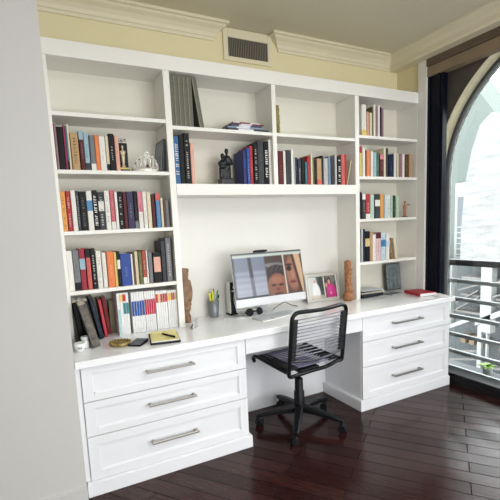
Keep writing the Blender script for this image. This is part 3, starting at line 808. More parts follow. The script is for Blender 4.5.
# flat magazines
def flat_book(name, sx, sy, sz, c, label, cat, group, loc, yaw, front=False, matr=None):
    mb = MB(); t = min(0.002, sz*0.22)
    if front: mb.box(-sx/2, sx/2, -sy/2, -sy/2+t, t, sz-t)
    mb.box(-sx/2, sx/2, -sy/2, sy/2, sz-t, sz, 0.0005); mb.box(-sx/2, -sx/2+t, -sy/2, sy/2, t, sz-t)
    o = mb.build(name, matr or M['cloth'], None, loc=loc, rot=(0, 0, R(yaw)), color=hexlin(c))
    tag(o, label, cat, group)
    MB().box(-sx/2+t, sx/2-0.002, -sy/2+0.002, sy/2-0.002, t, sz-t).build('pages', M['whitepaper'], o)
    return o
z = 2.0937
for sx, sy, sz, c, lb_, dx, yaw in ((0.33, 0.19, 0.016, '3c4046', 'dark grey large flat book under the magazine pile, top middle shelf', 0.0, 1),
                                    (0.27, 0.185, 0.013, '8796aa', 'pale blue magazine second from bottom of pile, top middle shelf', -0.02, -2),
                                    (0.25, 0.18, 0.012, '3a4664', 'dark blue magazine in middle of pile, top middle shelf', -0.015, 3),
                                    (0.24, 0.175, 0.010, '7c3638', 'dull red magazine near top of pile, top middle shelf', 0.01, -3),
                                    (0.22, 0.17, 0.009, 'c9c9cf', 'pale grey magazine topmost of pile, top middle shelf', -0.01, 2)):
    o = flat_book('magazine', sx, sy, sz, c, lb_, 'magazine', 'magazines lying on the top middle shelf', (1.535+dx, -0.125, z), yaw, True)
    m = MB(); m.box(-sx*0.25, sx*0.12, -sy/2-0.0006, -sy/2+0.001, sz*0.1, sz*0.9); m.build('spine_title', M['cloth'], o, color=hexlin('d9d9df' if c != 'c9c9cf' else '7a2a2c'))
    z += sz+0.0004

# ------------------------------------------------------------------ shelf ornaments
def tiara():
    t = thing('tiara', 'silver jewelled tiara with pointed centre on left bookcase shelf', 'tiara', (0.800, -0.150, 1.8031))
    b = MB(); RX, RY = 0.083, 0.065
    def P(a, z, k=1.0): return Vector((RX*k*math.sin(a), -RY*k*math.cos(a), z))
    A = [R(-95+190*i/40) for i in range(41)]
    for zz, r in ((0.004, 0.0036), (0.018, 0.0026)):
        b.tube([P(a, zz) for a in A], r, 8)
    b.rings([[P(a, 0.003, 0.985), P(a, 0.003, 1.0), P(a, 0.018, 1.0), P(a, 0.018, 0.985)] for a in A])
    b.build('band', M['tiara'], t)
    f = MB()
    def H(a): return 0.024+0.078*max(0, math.cos(a*0.95))**1.7
    f.tube([P(a, H(a), 1.0) for a in A], 0.0026, 8)
    n = 9
    for i in range(n+1):
        a = R(-84+168*i/n)
        f.tube([P(a, 0.018), P(a+R(4), 0.018+(H(a)-0.018)*0.5), P(a, H(a)+0.004)], 0.0019, 6)
    for i in range(n):
        a = R(-84+168*(i+0.5)/n); hm = 0.018+(H(a)-0.018)*0.45; rr = (H(a)-0.018)*0.34
        f.tube([P(a+math.sin(q)*R(7.5), hm+rr*math.cos(q)) for q in [2*PI*k/14 for k in range(14)]], 0.0018, 6, True)
    q = [2*PI*k/16 for k in range(16)]
    f.tube([P(math.sin(x)*R(9), 0.107+0.012*math.cos(x)) for x in q], 0.0023, 6, True)
    f.tube([P(math.sin(x)*R(15), 0.062+0.026*math.cos(x)) for x in q], 0.0023, 6, True)
    f.build('filigree', M['tiara'], t)
    s = MB()
    for i in range(n+1):
        a = R(-84+168*i/n); s.ball(P(a, H(a)+0.007), 0.0042)
    s.ball(P(0, 0.124), 0.0065)
    s.build('beads', M['tiara'], t)
    for a, zz, r in ((0, 0.036, 0.010), (R(-34), 0.075, 0.005), (R(-55), 0.053, 0.005), (R(38), 0.040, 0.004)):
        MB().ball(P(a, zz, 1.03), r, r*0.6, r).build('gem', M['gem'], t)
tiara()

aw = thing('statuette_award', 'black upright award plaque with pale gold statuette left of the tiara', 'award', (0.664, -0.135, 1.8031)); aw.scale = (1.05, 1, 1.09)
MB().box(-0.034, 0.034, -0.03, 0.03, 0, 0.018, 0.002).box(-0.030, 0.030, -0.026, 0.026, 0.018, 0.03, 0.002).build('base', M['bronze'], aw)
MB().box(-0.033, 0.033, 0.004, 0.016, 0.03, 0.172, 0.003).build('backing', M['blackplastic'], aw)
MB().box(-0.030, 0.030, -0.0275, -0.0255, 0.018, 0.028).build('base_plate', M['gold'], aw)
sg = MB()
sg.cyl((0, -0.010, 0.03), (0, -0.010, 0.040), 0.012, 0.010); sg.cyl((0, -0.010, 0.038), (0, -0.010, 0.085), 0.006, 0.011)
sg.ball((0, -0.010, 0.098), 0.0125, 0.009, 0.020); sg.cyl((0, -0.010, 0.11), (0, -0.010, 0.124), 0.0045, 0.004); sg.ball((0, -0.010, 0.131), 0.0065, 0.0065, 0.0085)
sg.cyl((-0.012, -0.012, 0.110), (-0.004, -0.018, 0.088), 0.0042, 0.0034); sg.cyl((0.012, -0.012, 0.110), (0.004, -0.018, 0.088), 0.0042, 0.0034)
so = remesh(sg.build('statuette', M['palegold'], aw), 0.0016, 3); so.scale = (1.15, 1, 1.15); so.location = (0, -0.002, -0.0045)
cr = MB()
cr.tube(smooth_path([(-0.028, 0.008, 0.178), (-0.02, 0.008, 0.190), (-0.010, 0.008, 0.180), (0, 0.008, 0.188), (0.010, 0.008, 0.180), (0.02, 0.008, 0.190), (0.028, 0.008, 0.178)]), 0.0018, 6)
cr.cyl((0, 0.008, 0.171), (0, 0.008, 0.190), 0.002)
cr.box(-0.03, 0.03, 0.0065, 0.0095, 0.193, 0.1955)
cr.build('crest', M['bronze'], aw)

gf = thing('picture_panel', 'grey blue framed panel propped against the side panel right of tiara', 'picture frame', (0.9015, -0.115, 1.8040), (0, R(6), 0))
MB().box(-0.008, 0.004, -0.095, 0.095, 0.0008, 0.21, 0.002).build('frame', M['slate'], gf)
MB().box(-0.0095, -0.0075, -0.085, 0.085, 0.01, 0.20).build('panel', mat('grey_blue_print', '94a2a8', 0.5, noise=0.35, scale=14), gf)

st = thing('couple_statue', 'dark bronze statue of two embracing standing figures on square base', 'statue', (1.372, -0.145, 1.7269))
MB().box(-0.047, 0.047, -0.036, 0.036, 0, 0.045, 0.003).box(-0.040, 0.040, -0.03, 0.03, 0.045, 0.05, 0.002).build('base', M['bronze'], st)
b = MB()
def figure(x, tilt, hh, face):
    b.cyl((x-0.012, 0, 0.046), (x-0.010+tilt*0.3, 0, 0.12), 0.013, 0.016); b.cyl((x+0.012, 0.004, 0.046), (x+0.010+tilt*0.3, 0.002, 0.12), 0.013, 0.016)
    b.ball((x+tilt*0.35, 0, 0.125), 0.025, 0.020, 0.025)
    b.cyl((x+tilt*0.35, 0, 0.12), (x+tilt*0.8, 0, hh-0.055), 0.021, 0.024)
    b.ball((x+tilt*0.85, 0, hh-0.055), 0.029, 0.019, 0.018)
    b.cyl((x+tilt*0.9, 0, hh-0.05), (x+tilt, 0, hh-0.022), 0.009, 0.008)
    b.ball((x+tilt*1.05, -0.001, hh-0.010), 0.0145, 0.0165, 0.020)
    b.ball((x+tilt*1.05+face*0.012, -0.004, hh-0.012), 0.005, 0.004, 0.004)
figure(-0.022, 0.004, 0.215, 1); figure(0.020, -0.004, 0.248, -1)
for pts in (((-0.046, -0.004, 0.158), (-0.040, -0.018, 0.128), (-0.004, -0.026, 0.132)), ((0.042, -0.004, 0.185), (0.050, -0.018, 0.150), (0.008, -0.026, 0.148)),
            ((-0.044, 0.004, 0.160), (-0.030, 0.022, 0.150), (0.012, 0.022, 0.160)), ((0.040, 0.004, 0.188), (0.026, 0.022, 0.165), (-0.020, 0.022, 0.165))):
    b.tube(smooth_path(pts), 0.0095, 8)
b.lathe([(0.045, 0.046), (0.040, 0.06), (0.036, 0.085), (0.030, 0.11)], (0, 0.002, 0), sy=0.62)
remesh(b.build('figures', M['bronze'], st), 0.0035, 3)

cv = thing('carved_stick', 'slim olive gold carved stick standing at left of middle right cubby', 'ornament', (1.797, -0.185, 2.0937))
rr = [(0.021, 0), (0.021, 0.012), (0.017, 0.02), (0.019, 0.05), (0.0155, 0.062), (0.020, 0.085), (0.017, 0.11), (0.019, 0.135), (0.0145, 0.15), (0.018, 0.172), (0.013, 0.19), (0.015, 0.202), (0.008, 0.208)]
MB().lathe(rr, n=14).build('stem', mat('olive_gold_wood', '857a3a', 0.5, noise=0.4, scale=40, bump=0.4), cv)
g = MB()
for zz in (0.056, 0.122, 0.181): g.lathe([(0.0168, zz-0.003), (0.0195, zz), (0.0168, zz+0.003)], n=14)
g.build('rings', M['wood'], cv)

fg = thing('wooden_figurine', 'small reddish wooden figurine with outstretched arm, right bookcase third shelf', 'figurine', (3.135, -0.17, 1.4482))
b = MB()
MB().lathe([(0.026, 0), (0.026, 0.006), (0.022, 0.009)], n=18).build('base', M['wood'], fg)
b.cyl((-0.009, 0, 0.007), (-0.006, 0, 0.06), 0.006, 0.008); b.cyl((0.010, 0, 0.007), (0.006, 0, 0.06), 0.006, 0.008)
b.ball((0, 0, 0.064), 0.014, 0.010, 0.012); b.cyl((0, 0, 0.06), (0, 0, 0.105), 0.012, 0.015); b.ball((0, 0, 0.108), 0.018, 0.011, 0.010)
b.cyl((0, 0, 0.11), (0, 0, 0.125), 0.0055); b.ball((0, 0, 0.135), 0.0095, 0.010, 0.012)
b.tube(smooth_path([(0.016, 0, 0.110), (0.034, -0.008, 0.118), (0.052, -0.012, 0.104)]), 0.0048, 8)
b.tube(smooth_path([(-0.016, 0, 0.110), (-0.026, -0.006, 0.085), (-0.018, -0.012, 0.066)]), 0.0048, 8)
remesh(b.build('figure', mat('red_brown_wood', '9c6a4c', 0.5, noise=0.2, scale=40), fg), 0.0018, 3)

# ------------------------------------------------------------------ things on the counter
def picture_mesh(name, wd, hh, nx, ny, fn, m, parent, loc):
    """a printed or displayed picture: wd x hh, facing -Y, base centre at loc"""
    bm = bmesh.new(); vs = [[bm.verts.new((-wd/2+wd*i/nx, 0, hh*j/ny)) for i in range(nx+1)] for j in range(ny+1)]
    lay = bm.loops.layers.float_color.new('picture')
    for j in range(ny):
        for i in range(nx):
            f = bm.faces.new((vs[j][i], vs[j][i+1], vs[j+1][i+1], vs[j+1][i]))
            for lp in f.loops:
                u = (lp.vert.co.x+wd/2)/wd; v = 1-lp.vert.co.z/hh
                lp[lay] = (*lin(tuple(min(1, max(0, x/255)) for x in fn(u, v))), 1)
    me = bpy.data.meshes.new(name); bm.to_mesh(me); bm.free(); me.materials.append(m)
    o = bpy.data.objects.new(name, me); COL.objects.link(o); o.parent = parent; o.location = loc
    return o
def mixc(a, b, t): return tuple(x+(y-x)*t for x, y in zip(a, b))
def ell(u, v, cx, cy, rx, ry, soft=0.15):
    d = math.sqrt(((u-cx)/rx)**2+((v-cy)/ry)**2)
    return min(1, max(0, (1-d)/soft+0.5))
def step(a, b, x): return min(1, max(0, (x-a)/(b-a)))
def screen_fn(u, v):
    c = (118, 126, 144)
    c = mixc(c, (158, 164, 178), step(0.35, 0.75, v))
    if v > 0.4: c = mixc(c, (178, 183, 194), 0.45*(0.5+0.5*math.sin(v*46)))
    c = mixc(c, (52, 52, 62), step(0.195, 0.205, u-0.03*v)*(1-step(0.245, 0.255, u-0.03*v))*(0.9 if v < 0.55 else 0.5))
    c = mixc(c, (60, 62, 72), (1-step(0.0, 0.03, u))*0.8)
    m = step(0.43, 0.45, u-0.02*v)
    c = mixc(c, (70, 54, 52), m)
    c = mixc(c, (158, 170, 172), m*ell(u, v, 0.56, 0.30, 0.16, 0.05, 0.6)*0.6)
    hair = ell(u, v, 0.60, 0.47, 0.135, 0.17, 0.2); c = mixc(c, (46, 38, 40), hair)
    c = mixc(c, (120, 118, 118), hair*max(0, math.sin(u*90+v*40))*0.35*(1 if v < 0.46 else 0))
    face = ell(u, v, 0.605, 0.82, 0.15, 0.32, 0.14); c = mixc(c, (139, 88, 68), face)
    c = mixc(c, (165, 110, 86), face*ell(u, v, 0.60, 0.66, 0.09, 0.09, 0.8)*0.8)
    for ex in (0.545, 0.655): c = mixc(c, (44, 28, 26), ell(u, v, ex, 0.775, 0.036, 0.024, 0.6))
    c = mixc(c, (108, 64, 50), ell(u, v, 0.60, 0.88, 0.03, 0.035, 0.6)); c = mixc(c, (92, 46, 42), ell(u, v, 0.605, 0.985, 0.06, 0.035, 0.5))
    m2 = step(0.725, 0.735, u-0.02*v)
    c = mixc(c, (204, 196, 184), step(0.705, 0.71, u-0.02*v)*(1-m2))
    b = (96, 66, 58)
    b = mixc(b, (154, 106, 86), ell(u, v, 0.86, 0.52, 0.11, 0.42, 0.3))
    b = mixc(b, (40, 28, 28), ell(u, v, 0.795, 0.42, 0.036, 0.06, 0.5)); b = mixc(b, (62, 42, 38), ell(u, v, 0.80, 0.33, 0.05, 0.03, 0.5))
    b = mixc(b, (176, 124, 104), ell(u, v, 0.85, 0.56, 0.03, 0.10, 0.6)); b = mixc(b, (120, 58, 58), ell(u, v, 0.84, 0.74, 0.05, 0.035, 0.4))
    b = mixc(b, (74, 56, 50), step(0.86, 0.87, u-0.10*v+0.03)*(1-step(0.90, 0.91, u-0.10*v+0.03)))
    b = mixc(b, (206, 170, 136), step(0.90, 0.91, u-0.10*v+0.03)*(1-step(0.985, 0.99, u-0.06*v+0.02)))
    c = mixc(c, b, m2)
    c = mixc(c, (196, 206, 198), 1-step(0.075, 0.095, v))
    c = mixc(c, (88, 92, 88), (1-step(0.018, 0.03, v)))
    c = mixc(c, (60, 60, 64), step(0.965, 0.975, v)*(1 if u < 0.45 else 0))
    return c

mo = thing('desktop_computer', 'white all-in-one desktop computer showing two faces behind window blinds', 'computer', (1.636, -0.205, ZT))
TILT = -R(9.5)                                   # top leans back
hd = MB(); W, Hh = 0.597, 0.388
hd.box(-W/2, W/2, 0, 0.016, 0, Hh, 0.003)
body = hd.build('display_body', M['white'], mo, loc=(0, -0.095, 0.086), rot=(TILT, 0, 0))
MB().box(-W/2+0.002, W/2-0.002, -0.0012, 0.001, 0.058, Hh-0.002).build('bezel', M['archframe'], body)
picture_mesh('screen', W-0.016, Hh-0.058-0.012, 132, 76, screen_fn, M['screen'], body, (0, -0.0018, 0.063))
MB().box(-0.05, 0.05, -0.03, 0.014, Hh+0.0002, Hh+0.014, 0.004).box(-0.03, 0.03, 0.017, 0.027, Hh-0.03, Hh+0.012, 0.003).build('webcam', M['blackplastic'], body, loc=(-0.06, 0.002, 0))
MB().prism([(0.10, 0.001), (0.115, 0.001), (0.03, 0.22), (0.018, 0.22)], 'x', -0.048, 0.048).box(-0.05, 0.05, -0.035, 0.115, 0, 0.006, 0.002).build('stand', M['white'], mo, loc=(0, -0.02, 0))

kb = thing('keyboard', 'slim white keyboard lying in front of the computer', 'keyboard', (1.632, -0.345, ZT+0.0004), (0, 0, R(13)))
MB().prism([(-0.058, 0), (0.058, 0), (0.058, 0.011), (-0.058, 0.004)], 'x', -0.185, 0.185).build('base', M['silver'], kb)
kk = MB()
for r_ in range(6):
    n = 14 if r_ else 7
    for i in range(n):
        if r_ == 0 and i == 3: x0, x1 = -0.07, 0.05
        elif r_ == 0: x0 = (-0.178+i*0.0265 if i < 3 else 0.055+(i-4)*0.0265); x1 = x0+0.022
        else: x0 = -0.178+i*0.02555; x1 = x0+0.0222
        y0 = -0.052+r_*0.0177; zz = 0.0045+(y0+0.058)*0.06
        kk.box(x0, x1, y0, y0+0.0148, zz, zz+0.0030)
kk.build('keys', mat('pale_grey_keys', 'b4b8bc', 0.4, noise=0.01), kb)

def cable(name, pts, r, m, label, k=7):
    o = MB().tube(smooth_path(pts, k), r, 8).build(name, m); return tag(o, label, 'cable')
z0 = ZT+0.0028
cable('cable', [(1.43, -0.12, z0), (1.46, -0.21, z0), (1.44, -0.28, z0), (1.36, -0.27, z0), (1.30, -0.20, z0), (1.26, -0.24, z0)], 0.0022, M['cable_white'], 'thin white cable curling on counter left of the keyboard')
cable('cable', [(1.46, -0.085, z0), (1.50, -0.15, z0), (1.46, -0.19, z0), (1.40, -0.17, z0), (1.37, -0.12, z0)], 0.002, M['raild'], 'thin grey cable loop on counter under the left screen corner')
cable('cable', [(1.60, -0.275, z0), (1.565, -0.27, z0+0.012), (1.52, -0.282, z0+0.004), (1.48, -0.27, z0), (1.44, -0.30, z0)], 0.0024, M['cable_white'], 'white cable lying in front of the black headphones under the screen')
cable('cable', [(1.728, -0.14, z0), (1.785, -0.115, z0+0.018), (1.85, -0.10, z0+0.034), (1.875, -0.10, z0+0.034), (1.91, -0.12, z0+0.012), (1.955, -0.15, z0)], 0.003, M['blackmetal'], 'stiff dark cable arching over the counter right of keyboard')

hp = thing('headphones', 'black headphones lying on counter under the screen', 'headphones', (1.518, -0.215, ZT+0.0005))
MB().tube(smooth_path([(-0.062, 0, 0.022), (-0.05, 0.038, 0.02), (0, 0.054, 0.018), (0.05, 0.038, 0.02), (0.062, 0, 0.022)]), 0.006, 8).build('headband', M['blackplastic'], hp)
for sx in (-1, 1):
    MB().lathe([(0.012, -0.012), (0.027, -0.010), (0.030, 0.0), (0.027, 0.010), (0.012, 0.012)], n=20).build('ear_cup', M['blackfab'], hp, loc=(sx*0.042, -0.012, 0.028), rot=(R(70), 0, R(sx*30)))

# photo frame
pf = thing('photo_frame', 'pale silver double photo frame right of the computer', 'picture frame', (2.255, -0.112, ZT+0.0012), (-R(13), 0, R(-5)))
fw, fh = 0.325, 0.238
f = MB()
for q in ((-fw/2, -fw/2+0.028, 0, fh), (fw/2-0.028, fw/2, 0, fh), (-fw/2+0.028, fw/2-0.028, 0, 0.028), (-fw/2+0.028, fw/2-0.028, fh-0.026, fh)):
    f.box(q[0], q[1], -0.009, 0.009, q[2], q[3], 0.003)
f.build('frame', M['silver'], pf)
for q in ((-fw/2+0.024, -fw/2+0.031, 0.022, fh-0.02), (fw/2-0.031, fw/2-0.024, 0.022, fh-0.02), (-0.004+0.012, 0.004+0.012, 0.03, fh-0.028)):
    MB().box(q[0], q[1], -0.011, -0.004, q[2], q[3]).build('inner_bead', M['whitetrim'], pf)
MB().box(-fw/2+0.02, fw/2-0.02, 0.001, 0.007, 0.02, fh-0.02).build('backing', M['slate'], pf)
def photo_l(u, v):
    c = mixc((205, 208, 206), (88, 96, 90), step(0.0, 0.10, u-0.48-0.22*v))
    c = mixc(c, (60, 66, 60), ell(u, v, 0.85, 0.35, 0.2, 0.4, 0.6))
    c = mixc(c, (232, 234, 234), ell(u, v, 0.50, 0.72, 0.26-0.0, 0.42, 0.3)); c = mixc(c, (228, 230, 230), ell(u, v, 0.42, 0.36, 0.12, 0.16, 0.4))
    c = mixc(c, (190, 160, 140), ell(u, v, 0.43, 0.20, 0.07, 0.08, 0.4)); c = mixc(c, (206, 190, 172), step(0.82, 0.88, v)*0.7)
    return c
def photo_r(u, v):
    c = mixc((74, 76, 72), (120, 122, 116), ell(u, v, 0.6, 0.15, 0.5, 0.2, 0.9))
    c = mixc(c, (52, 48, 46), ell(u, v, 0.12, 0.6, 0.2, 0.5, 0.5)); c = mixc(c, (205, 150, 140), ell(u, v, 0.20, 0.42, 0.10, 0.12, 0.4))
    c = mixc(c, (186, 48, 122), ell(u, v, 0.55, 0.78, 0.42, 0.44, 0.14)); c = mixc(c, (206, 80, 146), ell(u, v, 0.5, 0.62, 0.16, 0.16, 0.8)*0.6)
    c = mixc(c, (44, 34, 32), ell(u, v, 0.45, 0.22, 0.15, 0.16, 0.25)); c = mixc(c, (206, 152, 138), ell(u, v, 0.44, 0.27, 0.10, 0.12, 0.3))
    c = mixc(c, (226, 130, 160), ell(u, v, 0.52, 0.80, 0.09, 0.07, 0.6))
    return c
picture_mesh('photo', 0.142, 0.182, 44, 52, photo_l, M['photo'], pf, (-0.063, -0.0005, 0.028))
picture_mesh('photo', 0.118, 0.182, 40, 52, photo_r, M['photo'], pf, (0.075, -0.0005, 0.028))
MB().prism([(0.006, 0.16), (0.010, 0.16), (0.075, 0.017), (0.071, 0.017)], 'x', -0.03, 0.03).build('easel_back', M['slate'], pf)

# carved wood pieces
wm = thing('wood_carving', 'tall brown carved wooden figure beside the left alcove panel', 'carving', (1.022, -0.110, ZT+0.0004))
b = MB()
b.lathe([(0.030, 0.0), (0.032, 0.05), (0.027, 0.075)], n=18)
b.ball((0.004, 0, 0.10), 0.038, 0.034, 0.035); b.ball((0.010, -0.006, 0.13), 0.036, 0.034, 0.028); b.cyl((-0.002, 0, 0.10), (0.0, 0, 0.34), 0.030, 0.032)
b.ball((0.016, -0.004, 0.21), 0.030, 0.032, 0.075); b.ball((0.004, 0, 0.285), 0.035, 0.034, 0.06); b.ball((0.0, 0, 0.345), 0.037, 0.036, 0.045)
b.tube(smooth_path([(0.034, -0.012, 0.30), (0.044, -0.018, 0.22), (0.030, -0.026, 0.15)]), 0.012, 8)
b.box(-0.030, 0.034, -0.03, 0.03, 0.362, 0.385)
remesh(b.build('figure', M['wood'], wm), 0.0045, 2)
cp = MB().lathe([(0.034, 0.0), (0.036, 0.006), (0.036, 0.045), (0.033, 0.05)], n=20); cp.build('base', M['wood'], wm)

tf = thing('wood_totem', 'slender reddish carved wooden totem by the right alcove panel', 'carving', (2.425, -0.212, ZT+0.0004))
MB().lathe([(0.036, 0), (0.044, 0.014), (0.045, 0.045), (0.036, 0.064), (0.030, 0.070)], n=18).build('base', M['wood2'], tf)
b = MB(); b.cyl((0, 0, 0.06), (0, 0, 0.335), 0.028, 0.030)
for zz, dx, rr_ in ((0.10, -0.003, 0.030), (0.145, 0.003, 0.029), (0.19, -0.003, 0.031), (0.235, 0.003, 0.029), (0.275, -0.002, 0.029)):
    b.ball((dx, -0.008, zz), rr_, 0.030, 0.028)
for k in range(7):
    a = k*0.9
    b.ball((0.026*math.cos(a), -0.024, 0.085+k*0.030), 0.010, 0.010, 0.014)
b.ball((0, 0, 0.322), 0.029, 0.028, 0.022)
remesh(b.build('figure', M['wood2'], tf), 0.004, 2)

sfr = thing('small_photo_frame', 'tiny silver curved frame on counter below the brown carving', 'picture frame', (1.018, -0.318, ZT+0.0004), (0, 0, R(52)))
MB().box(-0.045, 0.045, -0.004, 0.004, 0, 0.007, 0.002).box(-0.045, -0.038, -0.004, 0.004, 0.007, 0.062, 0.0015).box(0.038, 0.045, -0.004, 0.004, 0.007, 0.062, 0.0015).box(-0.045, 0.045, -0.004, 0.004, 0.055, 0.062, 0.0015).build('frame', M['silver'], sfr)
MB().box(-0.039, 0.039, -0.0015, 0.002, 0.006, 0.056).build('photo', mat('grey_print', '8d8f8e', 0.4, noise=0.3, scale=30), sfr)
MB().prism([(0.003, 0.05), (0.006, 0.05), (0.035, 0.0005), (0.031, 0.0005)], 'x', -0.012, 0.012).build('easel_back', M['slate'], sfr)

# pen cup
pc = thing('pen_cup', 'grey metal pen cup in the alcove left of the computer', 'pen cup', (1.255, -0.075, ZT+0.0004))
cu = MB(); NR = 20
cu.rings([[Vector((r*math.cos(2*PI*k/NR), r*math.sin(2*PI*k/NR), z)) for k in range(NR)] for r, z in ((0.030, 0.0), (0.032, 0.004), (0.043, 0.125), (0.041, 0.125), (0.0305, 0.006))], False, True)
cu.build('cup', M['mesh'], pc)
MB().lathe([(0.0445, 0.122), (0.0455, 0.1255), (0.0425, 0.127)], n=20).build('rim', M['steel'], pc)
rnd = random.Random(8)
pens = [('orangepen', -0.006, 0.175, 'orange red pen leaning in the grey pen cup', 0.0065), ('yellowpen', -0.027, 0.185, 'yellow green marker at left of the grey pen cup', 0.008), ('yellowpen', -0.008, 0.205, 'taller yellow green marker in the grey pen cup', 0.007),
        ('bluepen', 0.010, 0.21, 'violet blue pen standing tall in the grey pen cup', 0.0045), ('greenpen', 0.026, 0.20, 'green pen at right of the grey pen cup', 0.0055), ('blackplastic', 0.033, 0.165, 'short black pen at far right of the grey pen cup', 0.0045), ('orangepen', 0.002, 0.19, 'taller red pen in middle of the grey pen cup', 0.005)]
for i, (mm, dx, L_, lb_, r_) in enumerate(pens):
    base = Vector((dx*0.35, 0.012*math.cos(i*2.1), 0.008)); top = Vector((dx*1.25, 0.018*math.cos(i*2.1), L_))
    dr = (top-base); ln = dr.length
    p = thing('pen', lb_, 'pen', Vector(pc.location)+base, dr.to_track_quat('Z', 'Y').to_euler(), 'pens in the grey pen cup')
    MB().lathe([(r_*0.4, 0), (r_, 0.012), (r_, ln-0.03)], n=10).build('barrel', M[mm] if i % 2 == 0 or mm == 'yellowpen' else M['white'], p)
    MB().lathe([(r_*1.08, ln-0.03), (r_*1.08, ln-0.004), (r_*0.7, ln)], n=10).build('cap', M[mm], p)

# black and white device
rt = thing('speaker_dock', 'slim black and white upright device left of the computer screen', 'device', (1.402, -0.075, ZT+0.0004))
MB().box(-0.036, 0.036, -0.035, 0.035, 0, 0.010, 0.003).build('foot', M['blackplastic'], rt)
MB().box(-0.030, -0.019, -0.03, 0.03, 0.010, 0.250, 0.003).build('side_plate', M['silver'], rt)
MB().box(-0.019, 0.026, -0.028, 0.028, 0.010, 0.245, 0.003).build('body', M['blackplastic'], rt)
MB().box(-0.008, 0.016, -0.0295, -0.0275, 0.175, 0.188).box(0.002, 0.012, -0.0295, -0.0275, 0.20, 0.215).build('badge', M['white'], rt)
MB().tube(smooth_path([(0.012, -0.031, 0.16), (0.006, -0.034, 0.11), (0.016, -0.036, 0.06), (0.02, -0.045, 0.02)]), 0.003, 8).build('cord', M['cable_white'], rt)
MB().ball((0.030, -0.02, 0.075), 0.018, 0.018, 0.022).build('knob', M['blackplastic'], rt)

# left counter: pots, gold dish, calculator, notepad, pen
bw = thing('white_bowl', 'small white bowl at the left front end of the counter', 'bowl', (0.283, -0.425, ZT+0.0004))
NR = 24
bo = MB().rings([[Vector((r*math.cos(2*PI*k/NR), r*math.sin(2*PI*k/NR), z)) for k in range(NR)] for r, z in ((0.021, 0), (0.023, 0.004), (0.030, 0.03), (0.0305, 0.048), (0.028, 0.048), (0.026, 0.028), (0.018, 0.008))])
bo.build('bowl', M['ceramic'], bw)
MB().box(-0.012, 0.010, -0.0293, -0.0275, 0.018, 0.032).build('motif', M['cloth'], bw, color=hexlin('8a9096'))
wj = thing('white_jar', 'small white lidded jar beside the white bowl on counter', 'jar', (0.3165, -0.371, ZT+0.0004))
MB().lathe([(0.020, 0), (0.0215, 0.004), (0.0215, 0.042), (0.018, 0.048)], n=22).build('jar', M['ceramic'], wj)
MB().lathe([(0.0205, 0.0485), (0.0215, 0.052), (0.0215, 0.066), (0.019, 0.069)], n=22).build('lid', M['white'], wj)
gd = thing('gold_dish', 'round antique gold dish between the journals and counter edge', 'dish', (0.505, -0.43, ZT+0.0004))
MB().rings([[Vector((r*math.cos(2*PI*k/32), r*math.sin(2*PI*k/32), z)) for k in range(32)] for r, z in ((0.048, 0), (0.057, 0.004), (0.061, 0.018), (0.058, 0.019), (0.05, 0.010))]).build('dish', M['gold'], gd)
rm = MB()
for k in range(20):
    a = 2*PI*k/20; rm.ball((0.0595*math.cos(a), 0.0595*math.sin(a), 0.019), 0.0055, n=8)
rm.build('beaded_rim', M['gold'], gd)
ca = thing('calculator', 'black desk calculator left of the yellow notepad', 'calculator', (0.602, -0.472, ZT+0.0004), (0, 0, R(-38)))
MB().prism([(-0.062, 0), (0.062, 0), (0.062, 0.020), (0.03, 0.016), (-0.062, 0.008)], 'x', -0.043, 0.043).build('case', M['blackplastic'], ca)
MB().box(-0.036, 0.036, 0.034, 0.056, 0.0175, 0.0195).build('display', mat('lcd', '6d7a70', 0.25, noise=0.03), ca)
ky = MB()
for r_ in range(5):
    for c_ in range(4):
        x = -0.034+c_*0.018; y = -0.055+r_*0.0165; zz = 0.008+(y+0.062)*0.085
        ky.box(x, x+0.013, y, y+0.011, zz, zz+0.004, 0.001)
ky.build('keys', mat('calculator_keys', '6a6d72', 0.5, noise=0.03), ca); ca.scale = (0.9, 0.9, 0.9)
pd = thing('notepad', 'yellow legal notepad on black portfolio lying on counter', 'notepad', (0.762, -0.455, ZT+0.0004), (0, 0, R(-11)))
MB().box(-0.088, 0.088, -0.122, 0.122, 0, 0.012, 0.003).build('portfolio', M['blackfab'], pd)
MB().box(-0.080, 0.082, -0.113, 0.118, 0.012, 0.018).build('pages', M['whitepaper'], pd)
MB().box(-0.080, 0.082, -0.113, 0.118, 0.018, 0.0195).build('top_sheet', M['yellowpaper'], pd)
MB().box(-0.080, 0.082, 0.095, 0.119, 0.0195, 0.0215).build('binding_strip', M['yellowpaper'], pd)
pn_ = thing('pen', 'black pen resting on the yellow notepad', 'pen', (0.757, -0.415, ZT+0.0255), (R(90), 0, R(20)))
MB().lathe([(0.0012, 0), (0.0048, 0.014), (0.0052, 0.075)], n=12).build('barrel', M['blackplastic'], pn_)
MB().lathe([(0.0055, 0.0755), (0.0055, 0.135), (0.004, 0.138)], n=12).build('cap', M['blackplastic'], pn_)
MB().box(-0.0012, 0.0012, 0.0054, 0.0075, 0.085, 0.132).build('clip', M['steel'], pn_)

